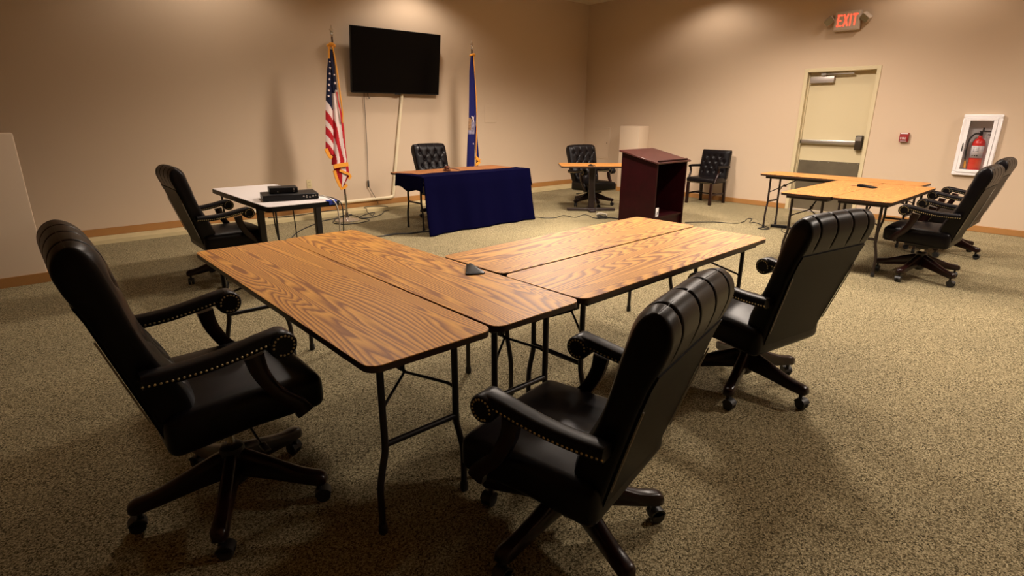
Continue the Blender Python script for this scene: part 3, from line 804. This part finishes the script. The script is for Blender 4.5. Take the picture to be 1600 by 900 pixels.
# surface conduit
cn = MB(); cn.tube(catmull([(4.852, 7.972, 1.73), (4.850, 7.972, 1.66), (4.735, 7.972, 1.0), (4.615, 7.972, .27), (4.595, 7.972, .175), (4.540, 7.972, .150), (4.45, 7.972, .149), (3.8, 7.972, .149), (2.35, 7.972, .149)], 8), .025, 12)
cno = tag(cn.build('wall_conduit', CONDUIT), 'cream surface conduit running down from the television and along the baseboard', 'conduit')

# ------------------------------------------------------------------ outlet, access panels
def outlet(label, x, z):
    t = tag(empty('wall_outlet', (x, YB, z)), label, 'outlet')
    MB().rbox(-.036, .036, -.007, 0, -.06, .06, .003, 1).build('plate', IVORY, t)
    for dz in (-.024, .024):
        f = MB().rbox(-.017, .017, -.0095, -.006, dz-.015, dz+.015, .004, 1).build('socket', IVORY, t)
        MB().box(-.008, -.005, -.0100, -.0090, dz-.006, dz+.006).box(.005, .008, -.0100, -.0090, dz-.006, dz+.006).build('slot', PLAST, f)
outlet('ivory double wall outlet on the back wall behind the white table', 3.262, .454)
p1 = tag(empty('access_panel', (XR, 7.62, .565)), 'wall-coloured access door low on the wall in the room corner', 'panel')
MB().rbox(-.010, 0, -.31, .31, 0, .61, .004, 1).build('frame', WALL, p1)
MB().rbox(-.014, -.009, -.285, .285, .025, .585, .002, 1).build('door_leaf', WALL, p1)
MB().lathe([(.010, 0), (.010, .005), (.004, .006)], 12, xf=Matrix.Translation((-.014, -.24, .31)) @ Matrix.Rotation(R(-90), 4, 'Y')).build('latch', DARKBR, p1)
p2 = tag(empty('access_panel', (6.66, YB, 1.275)), 'flush wall-coloured blank plate on the wall beside the blue flag', 'panel')
MB().rbox(-.135, .135, -.006, 0, 0, .315, .003, 1).build('plate', WALL, p2)

# ------------------------------------------------------------------ exit sign
ex = tag(empty('exit_sign', (XR, 3.235, 2.55)), 'lit red EXIT sign with two emergency lamp heads above the door', 'sign')
exh = MB().rbox(-.075, 0, -.165, .165, 0, .250, .010, 2).build('housing', SIGNW, ex)
MB().rbox(-.080, -.074, -.150, .150, .015, .235, .003, 1).build('face', SIGNW, ex)
def stroke(mb, x, y0, z0, y1, z1, w, dep=.003):
    a_, b_ = Vector((0, y0, z0)), Vector((0, y1, z1)); d = (b_-a_).normalized(); n = Vector((0, -d.z, d.y))*w/2
    v = [Vector((xx, p.y, p.z)) for xx in (x, x-dep) for p in (a_-n, a_+n, b_+n, b_-n)]
    mb.add(v, [(0, 1, 2, 3), (7, 6, 5, 4), (0, 4, 5, 1), (1, 5, 6, 2), (2, 6, 7, 3), (3, 7, 4, 0)])
# seen from inside the room, left is +Y
def letter(ch, y, z, w, h, sw, x, mat, parent):
    m = MB(); L_, R_ = y, y-w
    def s(a0, b0, a1, b1): stroke(m, x, L_-a0*w, z+b0*h, L_-a1*w, z+b1*h, sw)
    e = sw/2/w; g_ = sw/2/h
    if ch == 'E': s(e, 0, e, 1); s(0, 1-g_, 1, 1-g_); s(0, .5, .85, .5); s(0, g_, 1, g_)
    if ch == 'F': s(e, 0, e, 1); s(0, 1-g_, 1, 1-g_); s(0, .5, .85, .5)
    if ch == 'X': s(e, 0, 1-e, 1); s(e, 1, 1-e, 0)
    if ch == 'I': s(.5, 0, .5, 1)
    if ch == 'T': s(0, 1-g_, 1, 1-g_); s(.5, 0, .5, 1)
    if ch == 'R': s(e, 0, e, 1); s(0, 1-g_, 1, 1-g_); s(0, .5, 1, .5); s(1-e, .5, 1-e, 1); s(.4, .5, 1-e, 0)
    return m.build('letter_'+ch.lower(), mat, parent)
yy = .122
for ch, w in (('E', .062), ('X', .072), ('I', .024), ('T', .066)):
    letter(ch, yy, .058, w, .150, .019, -.0795, EXITRED, ex); yy -= w+.011
for sg, tilt in ((1, -35), (-1, 40)):
    c = Vector((-.055, sg*.235, .150)); 
    xf = Matrix.Translation(c) @ Matrix.Rotation(R(tilt), 4, 'X') @ Matrix.Rotation(R(-25), 4, 'Y')
    hd_ = MB(); hd_.rbox(-.045, .035, -.062, .062, -.045, .045, .012, 2, xf=xf); lhd = hd_.build('lamp_head', SIGNW, ex)
    ln = MB(); ln.rbox(-.049, -.044, -.054, .054, -.037, .037, .006, 1, xf=xf); ln.build('lens', LENS, lhd)
    ar = MB(); ar.cyl((-.04, sg*.155, .12), (-.045, sg*.20, .14), .012); ar.build('bracket', SIGNW, lhd)

# ------------------------------------------------------------------ fire alarm pull station
fa = tag(empty('fire_alarm', (XR, 2.290, 1.085)), 'red fire alarm pull station on the wall beside the door', 'fire alarm')
MB().rbox(-.045, 0, -.052, .052, 0, .118, .006, 2).build('housing', DRED, fa)
MB().rbox(-.050, -.040, -.043, .043, .104, .114, .002, 1).build('top_bar', PAPER, fa)
MB().rbox(-.054, -.044, -.045, .045, .018, .066, .003, 1).build('pull_handle', DRED, fa)
yy = .036
for ch, w in (('F', .013), ('I', .005), ('R', .014), ('E', .013)):
    letter(ch, yy, .034, w, .026, .004, -.0538, PAPER, fa); yy -= w+.007
MB().box(-.0470, -.0445, -.038, .038, .009, .0135).build('lower_line', PAPER, fa)

# ------------------------------------------------------------------ extinguisher cabinet
fc = tag(empty('extinguisher_cabinet', (XR, 1.492, .697)), 'white framed cabinet with a glass door holding the fire extinguisher', 'cabinet')
hy, hz = .193, .745
of = MB()
def frame_yz(mb, x0, x1, y0, y1, z0, z1, w, r=.004):
    mb.rbox(x0, x1, y0, y1, z0, z0+w, r, 1); mb.rbox(x0, x1, y0, y1, z1-w, z1, r, 1)
    mb.rbox(x0, x1, y0, y0+w, z0+w-.002, z1-w+.002, r, 1); mb.rbox(x0, x1, y1-w, y1, z0+w-.002, z1-w+.002, r, 1)
frame_yz(of, -.050, .0, -hy, hy, 0, hz, .046, .008); of.build('outer_frame', WHITE, fc)
tub = MB(); t0, t1 = CY0-1.492, CY1-1.492; q0, q1 = CZ0-.697, CZ1-.697
tub.box(.135, .140, t0, t1, q0, q1); tub.box(-.045, .14, t0-.001, t0+.004, q0, q1); tub.box(-.045, .14, t1-.004, t1+.001, q0, q1); tub.box(-.045, .14, t0, t1, q0-.001, q0+.004); tub.box(-.045, .14, t0, t1, q1-.004, q1+.001)
tub.build('tub', WHITE, fc)
dr = MB(); frame_yz(dr, -.060, -.050, -.152, .152, .040, hz-.040, .036, .003); dro = dr.build('door_leaf', WHITE, fc)
MB().box(-.0555, -.0535, -.118, .118, .075, hz-.075).build('glass_pane', GLASS, dro)
hm = MB(); hm.tube([(-.060, .136, .30), (-.072, .136, .31), (-.072, .136, .385), (-.060, .136, .395)], .005, 8); hm.build('handle', PLAST, dro)
MB().rbox(-.0615, -.0590, -.03, .03, hz-.063, hz-.052, .001, 1).build('name_plate', WHITETOP, dro)

# fire extinguisher
fe = tag(empty('fire_extinguisher', (XR+.052, 1.489, .7395)), 'red fire extinguisher with a black hose inside the white wall cabinet', 'extinguisher')
MB().lathe([(.060, 0), (.066, .006), (.068, .02), (.068, .335), (.064, .370), (.050, .398), (.030, .412), (.022, .418), (.022, .440), (.018, .446)], 28).build('cylinder', RED, fe)
lb = MB(); n_ = 24; rw = []
for z in (.175, .325):
    rw.append([(-.0688*math.cos(R(-75+150*k/n_)), .0688*math.sin(R(-75+150*k/n_)), z) for k in range(n_+1)])
lb.grid(rw); lbo = lb.build('label', LABELM, fe); solidify(lbo, .001, 0)
ml = MB()
for k, (yy, zz, w, h) in enumerate(((.025, .30, .010, .008), (.025, .28, .010, .008), (.025, .26, .010, .008), (-.008, .30, .034, .004), (-.008, .28, .034, .004), (-.008, .26, .034, .004), (.026, .205, .014, .014), (.004, .205, .014, .014), (-.018, .205, .014, .014))):
    x_ = -math.sqrt(.0694**2-yy*yy); ml.box(x_-.0012, x_+.0005, yy-w/2, yy+w/2, zz-h/2, zz+h/2)
ml.build('label_print', PLAST, lbo)
vb = MB(); vb.lathe([(.016, .446), (.018, .455), (.018, .485), (.012, .492)], 14); vb.build('valve', BLACKM, fe)
hn = MB(); hn.rbox(-.012, .012, -.135, .02, .492, .504, .004, 1, xf=Matrix.Rotation(R(0), 4, 'X')); hn.build('carry_handle', BLACKM, fe)
hl = MB(); hl.rbox(-.010, .010, -.115, .015, .462, .472, .004, 1, xf=Matrix.Translation((0, 0, .0)) @ Matrix.Rotation(R(10), 4, 'X')); hl.build('squeeze_lever', BLACKM, fe)
MB().cyl((0, -.015, .50), (0, -.015, .545), .010, n=12).build('pressure_gauge', BLACKM, fe)
hs = MB(); hs.tube(catmull([(-.01, .015, .470), (-.02, .06, .465), (-.03, .098, .40), (-.035, .105, .30), (-.035, .100, .18), (-.035, .092, .13)], 6), .0095, 10); hs.build('hose', RUBBER, fe)
MB().cyl((-.035, .092, .135), (-.035, .085, .05), .010, .015, 12).build('nozzle', YELLOW, fe)

# ------------------------------------------------------------------ flags
def interp(poly, z):
    for (z0, x0), (z1, x1) in zip(poly, poly[1:]):
        if (z0-z)*(z1-z) <= 0 and z0 != z1: return x0+(x1-x0)*(z-z0)/(z1-z0)
    return poly[0][1] if z > poly[0][0] else poly[-1][1]
def sheet(zt, zb, left, right, yfn, matfn, mats, name, parent, nz=90, nu=30, thick=.003):
    m = MB(); rows = []
    for i in range(nz+1):
        z = zt+(zb-zt)*i/nz; xl, xr = interp(left, z), interp(right, z)
        rows.append([(xl+(xr-xl)*j/nu, yfn(j/nu, z), z) for j in range(nu+1)])
    m.grid(rows, matfn=lambda i, j: matfn((j+.5)/nu, zt+(zb-zt)*(i+.5)/nz))
    o = m.build(name, mats, parent, angle=80, fix=False); solidify(o, thick, 0); return o
def star(mb, x, y, z, r, tilt=0):
    v = [(x, y, z)]
    for k in range(10):
        a = R(90+36*k)+tilt; rr = r if k % 2 == 0 else r*.42
        v.append((x+rr*math.cos(a), y, z+rr*math.sin(a)))
    mb.add(v, [(0, 1+(k+1) % 10, 1+k) for k in range(10)])
def flag_stand(x, y, top, label):
    t = tag(empty('flag', (0, 0, 0)), label, 'flag')
    MB().lathe([(.165, 0), (.165, .012), (.150, .022), (.06, .034), (.030, .05), (.022, .11), (.020, .12)], 32, xf=Matrix.Translation((x, y, 0))).build('base', CHROME, t)
    p = MB(); p.cyl((x, y, .05), (x, y, 1.2), .0115, n=14); p.cyl((x, y, 1.2), (x, y, top-.12), .0115, n=14); p.build('pole', POLEW, t)
    MB().cyl((x, y, .06), (x, y, .36), .0155, n=14).build('pole_sleeve', CHROME, t)
    f = MB(); f.lathe([(.013, 0), (.016, .02), (.012, .035), (.020, .05), (.012, .062)], 14, xf=Matrix.Translation((x, y, top-.13)))
    f.loft([[(x+w, y-.006, top-.07+z) for w, z in ((0, 0), (.030, .012), (.012, .035), (0, .075), (-.012, .035), (-.030, .012))], [(x+w, y+.006, top-.07+z) for w, z in ((0, 0), (.030, .012), (.012, .035), (0, .075), (-.012, .035), (-.030, .012))]])
    f.build('finial', CHROME, t)
    return t
# national flag, hanging in folds
F1 = flag_stand(3.448, 7.26, 2.485, 'red and white striped flag with a starred navy field, gold fringe, draped on its pole')
Lx = [(2.20, 3.392), (2.135, 3.369), (1.944, 3.325), (1.637, 3.282), (1.481, 3.262), (1.245, 3.239), (.988, 3.213), (.88, 3.264)]
Fx = [(2.20, 3.400), (2.097, 3.376), (1.87, 3.372), (1.638, 3.360), (1.442, 3.350), (1.243, 3.340), (.92, 3.312), (.772, 3.289)]
Rx = [(2.23, 3.440), (2.101, 3.436), (1.796, 3.443), (1.601, 3.458), (1.443, 3.488), (1.241, 3.505), (.995, 3.503), (.827, 3.512), (.772, 3.500)]
def lin(tbl, z): return interp(tbl, z)
def us_left(u, z):
    ze = z+.145*u
    if ze > 1.585: return 2
    for a_, b_ in ((1.352, 1.468), (1.167, 1.272), (.80, 1.08)):
        if a_ < ze < b_: return 0
    return 1
b1 = [(1.70, .66), (1.35, .70), (1.17, .72), (.85, .885), (.77, .91)]; b0 = [(1.70, .02), (1.35, .12), (1.17, .40), (.85, .70), (.77, .76)]
bB = [(1.7, -.3), (1.35, -.1), (1.17, .03), (.85, .43), (.77, .48)]; bC = [(1.7, -.4), (1.35, -.3), (1.17, -.18), (.85, .20), (.77, .26)]
def us_right(u, z):
    if z > 1.665+.05*u: return 2
    if u > lin(b1, z): return 0
    if u > lin(b0, z): return 1
    if u > lin(bB, z): return 0
    if u > lin(bC, z): return 1
    return 0
lm = [FRED, FWHITE, FNAVY]
sheet(2.20, .772, Fx, Rx, lambda u, z: 7.255-.055*math.sin(math.pi*min(1, u*1.05))*min(1, (2.25-z)*1.6)-.02*math.sin(u*9)*min(1, (2.2-z)), us_right, lm, 'cloth_fold', F1)
sheet(2.20, .90, Lx, [(z, x+.018) for z, x in Fx], lambda u, z: 7.225-.030*math.sin(math.pi*u)*min(1, (2.25-z)*1.6)+.02*u, us_left, lm, 'cloth_fold', F1)
# rear sliver and upper fringe line
sheet(2.10, 1.10, [(z, x-.03) for z, x in Rx], [(2.10, 3.440), (1.8, 3.452), (1.6, 3.470), (1.45, 3.500), (1.30, 3.512), (1.1, 3.512)], lambda u, z: 7.285+.01*u, lambda u, z: 2 if z > 1.75 else 0, lm, 'cloth_fold', F1, 40, 6)
gl = MB(); gl.tube([(3.412, 7.19, 2.235), (3.424, 7.175, 2.10), (3.436, 7.165, 1.90), (3.448, 7.160, 1.64), (3.462, 7.165, 1.44), (3.462, 7.19, 1.31)], lambda q: .010-.004*abs(q-.5), 8)
gl.build('fringe', GOLD, F1)
tie = MB(); tie.tube(catmull([(3.385, 7.245, 2.24), (3.40, 7.215, 2.26), (3.44, 7.215, 2.255), (3.462, 7.25, 2.24), (3.44, 7.285, 2.25), (3.40, 7.285, 2.25)], 5, True), .018, 8, closed=True)
tie.tube([(3.39, 7.235, 2.24), (3.375, 7.23, 2.15), (3.368, 7.228, 2.09)], .013, 8); tie.build('cord', GOLD, F1)
def strip(pts, w, y, name, mat, parent, th=.012):
    m = MB(); P = [Vector((x, 0, z)) for x, z in pts]; rows = []
    for i, p in enumerate(P):
        d = (P[min(i+1, len(P)-1)]-P[max(i-1, 0)]).normalized(); n = Vector((-d.z, 0, d.x))*w/2
        rows.append([(p.x+n.x, y-th/2, p.z+n.z), (p.x-n.x, y-th/2, p.z-n.z), (p.x-n.x, y+th/2, p.z-n.z), (p.x+n.x, y+th/2, p.z+n.z)])
    m.loft(rows); return m.build(name, mat, parent)
strip([(3.213, .985), (3.232, .930), (3.262, .878), (3.285, .862)], .045, 7.215, 'fringe', GOLD, F1)
strip([(3.283, .752), (3.35, .762), (3.42, .770), (3.492, .775)], .052, 7.185, 'fringe', GOLD, F1)
low = sheet(.745, .47, [(.745, 3.30), (.60, 3.330), (.47, 3.375)], [(.745, 3.515), (.62, 3.520), (.55, 3.47), (.47, 3.400)], lambda u, z: 7.235-.02*math.sin(math.pi*u), lambda u, z: 0 if (u < .45 or u > .82) else 1, lm, 'cloth_fold', F1, 24, 14)
strip([(3.305, .70), (3.325, .60), (3.352, .525), (3.390, .450), (3.425, .462), (3.465, .500)], .040, 7.222, 'fringe', GOLD, F1)
strip([(3.37, .700), (3.43, .672), (3.50, .640), (3.522, .612), (3.49, .575)], .032, 7.205, 'fringe', GOLD, F1)
for (sx, sz, r_) in ((3.356, 1.974, .016), (3.345, 1.906, .017), (3.333, 1.838, .018), (3.322, 1.771, .019), (3.313, 1.703, .019), (3.303, 1.635, .019), (3.360, 2.046, .012)):
    m = MB(); star(m, sx, 7.191, sz, r_); solidify(m.build('star', FWHITE, F1, fix=False), .002, 0)
for (sx, sz, r_) in ((3.398, 1.893, .015), (3.400, 1.794, .020), (3.404, 1.700, .020)):
    m = MB(); star(m, sx, 7.178, sz, r_, .2); solidify(m.build('star', FWHITE, F1, fix=False), .002, 0)
# blue state flag
F2 = flag_stand(5.690, 7.26, 2.485, 'dark blue flag with a pale emblem, draped on its pole behind the navy-covered table')
L2 = [(2.285, 5.645), (2.056, 5.607), (1.688, 5.586), (1.364, 5.572), (1.106, 5.550), (.45, 5.510)]
R2 = [(2.285, 5.680), (2.06, 5.690), (1.691, 5.715), (1.363, 5.722), (1.127, 5.702), (.766, 5.688), (.45, 5.675)]
B2 = [(1.36, 5.722), (1.305, 5.735), (1.126, 5.770), (.884, 5.789), (.712, 5.800), (.62, 5.78)]
bm_ = [FBLUE, FSEAL, FSEALGOLD, FWHITE]
def blue_front(u, z):
    if 1.115 < z < 1.37:
        lim = .80*max(0, 1-((z-1.20)/.165)**2)**.5 if z > 1.13 else .45
        if u < lim and z > 1.115+.12*(1-u)*0: return 2 if u < .30 and z > 1.18 else 1
    return 0
sheet(2.285, .45, L2, R2, lambda u, z: 7.225-.035*math.sin(math.pi*u)*min(1, (2.3-z)*2)+.008*math.sin(u*12+z*3), blue_front, bm_, 'cloth_fold', F2)
sheet(1.40, .62, [(z, x-.06) for z, x in B2], B2, lambda u, z: 7.262-.015*math.sin(math.pi*u), lambda u, z: 0, bm_, 'cloth_fold', F2, 40, 8)
gl = MB(); gl.tube([(5.672, 7.20, 2.26), (5.690, 7.20, 2.05), (5.712, 7.20, 1.69), (5.722, 7.20, 1.36), (5.714, 7.20, 1.24), (5.704, 7.20, 1.10), (5.692, 7.20, .78), (5.685, 7.20, .64)], .006, 8); gl.build('fringe', GOLD, F2)
strip([(5.700, .770), (5.74, .735), (5.79, .705)], .045, 7.225, 'fringe', GOLD, F2)
strip([(5.79, .690), (5.74, .655), (5.69, .645)], .040, 7.225, 'fringe', GOLD, F2)
tie = MB(); tie.tube(catmull([(5.645, 7.25, 2.27), (5.66, 7.215, 2.285), (5.70, 7.215, 2.29), (5.715, 7.25, 2.27), (5.69, 7.285, 2.275)], 5, True), .014, 8, closed=True); tie.build('cord', GOLD, F2)
m = MB()
for (x0_, z0_, x1_, z1_, w) in ((5.606, 1.395, 5.632, 1.345, .016), (5.664, 1.400, 5.634, 1.350, .016), (5.634, 1.35, 5.650, 1.300, .018)):
    a_, b_ = Vector((x0_, 0, z0_)), Vector((x1_, 0, z1_)); d = (b_-a_).normalized(); n = Vector((-d.z, 0, d.x))*w/2
    m.loft([[(p.x, y, p.z) for p in (a_-n, a_+n, b_+n, b_-n)] for y in (7.183, 7.187)])
m.build('emblem_bird', FWHITE, F2)
m = MB(); m.rbox(5.622, 5.638, 7.183, 7.187, .965, .990, .002, 1); m.build('emblem_star', FWHITE, F2)

# ------------------------------------------------------------------ floor cords
def cord(label, pts, r=.005, mat=CORDM, name='floor_cord', n=6):
    P = catmull([(p[0], p[1], (p[2] if len(p) > 2 else r+.0005)) for p in pts], n)
    m = MB(); m.tube(P, r, 7); return tag(m.build(name, mat), label, 'cord', None)
cord('black cord on the carpet from the lectern to the tables by the exit door', [(6.90, 4.10), (7.1, 3.95), (7.24, 3.82), (7.36, 3.60), (7.58, 3.59), (7.80, 3.66), (7.87, 3.62), (7.55, 3.50), (7.62, 3.46), (7.52, 3.32), (7.40, 3.17), (7.30, 3.12), (7.22, 3.17), (7.25, 3.24), (7.34, 3.21), (7.33, 3.13), (7.24, 3.13), (7.22, 3.20), (7.30, 3.22)])
cord('thin black cord trailing from the power strip under the far oak tables', [(7.48, 3.02), (7.36, 2.98), (7.24, 2.90), (7.19, 2.78), (7.24, 2.62), (7.3, 2.3)])
cord('black cord on the carpet between the navy cloth and the lectern', [(5.50, 5.86), (5.62, 5.72), (5.66, 5.60), (5.80, 5.52), (6.02, 5.57), (6.03, 5.35), (6.28, 5.42), (6.30, 5.33), (6.20, 5.15), (6.27, 5.06)])
cl_ = []
for k in range(34):
    a = k*.62; rr = .065+.02*math.sin(k*1.7); cl_.append((6.27+rr*math.cos(a), 5.06+rr*math.sin(a), .006+.0012*k))
cord('tangled coil of black and pale cords beside the foot of the pedestal table', cl_, .005)
cord('pale looped cord end lying on the cord coil by the pedestal table', [(6.22, 5.12, .06), (6.26, 5.10, .075), (6.30, 5.06, .07), (6.33, 5.02, .06), (6.30, 5.00, .055)], .008, CORDW)
cord('thick black cord running from the coil to the lectern', [(6.32, 5.05), (6.38, 5.00), (6.42, 4.86), (6.46, 4.80)], .008)
cord('flat black cords running out from beneath the navy cloth', [(3.95, 5.84), (3.80, 5.90), (3.62, 5.92), (3.48, 6.00), (3.35, 6.00), (3.20, 6.02), (3.0, 6.1)], .008)
cord('black cord beside the flat cords at the navy cloth', [(3.85, 5.93), (3.62, 5.955), (3.5, 6.045), (3.36, 6.035), (3.2, 5.99)], .006)
cord('black cord coiled on the carpet around the foot of the striped flag', [(4.33, 7.66), (4.20, 7.58), (4.04, 7.38), (3.83, 7.26), (3.68, 7.30), (3.70, 7.47), (3.66, 7.62), (3.55, 7.60), (3.36, 7.44), (3.22, 7.20), (3.30, 7.02), (3.50, 6.98), (3.70, 7.10), (3.68, 7.35), (3.90, 7.55), (4.05, 7.60), (3.95, 7.45), (3.84, 7.28)], .006)
cord('black cord looping over the cream ledge right of the striped flag', [(4.34, 7.70, .052), (4.30, 7.80, .052), (4.15, 7.90, .052), (4.02, 7.86, .052), (4.0, 7.74, .052), (3.96, 7.66, .03), (3.94, 7.55), (3.9, 7.40)], .005)
cord('black cord along the cream ledge behind the white table', [(2.6, 7.90, .052), (2.9, 7.84, .052), (3.2, 7.88, .052), (3.5, 7.93, .052), (3.75, 7.86, .052)], .006)
cord('black cord on the carpet from the white table toward the striped flag', [(2.25, 6.3), (2.6, 6.9), (3.1, 7.38), (3.28, 7.47), (3.42, 7.52), (3.6, 7.66), (3.72, 7.66)], .007)
cord('black cord hanging in a slack curve under the near end of the white table', [(1.66, 4.90, .665), (1.67, 4.90, .45), (1.70, 4.88, .25), (1.76, 4.84, .10), (1.84, 4.80, .008), (1.95, 4.9)], .006, name='hanging_cord')
cord('second black cord hanging beside the first under the white table', [(1.70, 4.96, .665), (1.70, 4.96, .40), (1.72, 4.96, .15), (1.8, 5.0, .008), (2.0, 5.2)], .005, name='hanging_cord')
cord('black cord hanging straight down under the middle of the white table', [(1.86, 4.98, .665), (1.87, 4.98, .35), (1.875, 4.98, .05), (1.9, 5.02, .008), (2.05, 5.3)], .005, name='hanging_cord')
cord('white cord plugged into the receiver hanging over the white table edge', [(2.02, 4.770, .742), (2.03, 4.70, .745), (2.05, 4.60, .725), (2.075, 4.555, .68), (2.085, 4.545, .55), (2.08, 4.555, .25), (2.09, 4.58, .008), (2.2, 4.8)], .006, CORDW, 'hanging_cord')
cord('black cord hanging beside the white cord at the white table', [(2.04, 4.800, .735), (2.06, 4.72, .735), (2.09, 4.60, .722), (2.125, 4.550, .66), (2.115, 4.545, .4), (2.12, 4.56, .008), (2.3, 4.9)], .005, CORDM, 'hanging_cord')
cord('black cord dropping from the small microphone over the pedestal table edge', [(6.46, 5.42, .706), (6.44, 5.36, .69), (6.46, 5.38, .4), (6.40, 5.25, .02), (6.33, 5.12, .03)], .004, CORDM, 'hanging_cord')
ps = tag(empty('power_strip', (7.53, 3.08, 0), R(-75)), 'black power strip on the carpet at the leg of the crosswise table', 'power strip')
psb = MB().rbox(-.11, .11, -.024, .024, 0, .036, .006, 2).build('body', PLAST, ps)
for k in range(4):
    MB().rbox(-.085+k*.045, -.055+k*.045, -.014, .014, .0355, .0385, .002, 1).build('socket', BLACKM, psb)
MB().rbox(.085, .10, -.008, .008, .0355, .041, .002, 1).build('switch', DRED, psb)

# ------------------------------------------------------------------ ceiling downlight fixtures around the lamps, the added ones too
rim = MB(); rim.lathe([(.075, -.001), (.10, -.001), (.105, -.006), (.095, -.010), (.075, -.006)], 24); rim_m = rim.mesh('trim_ring', WHITE)
for (lx, ly, lw) in DOWNLIGHTS:
    t = tag(empty('ceiling_downlight', (lx, ly, CEIL)), 'round recessed downlight above the picture, some of the set added to even the light', 'ceiling light', 'recessed ceiling downlights')
    inst('trim_ring', rim_m, t)
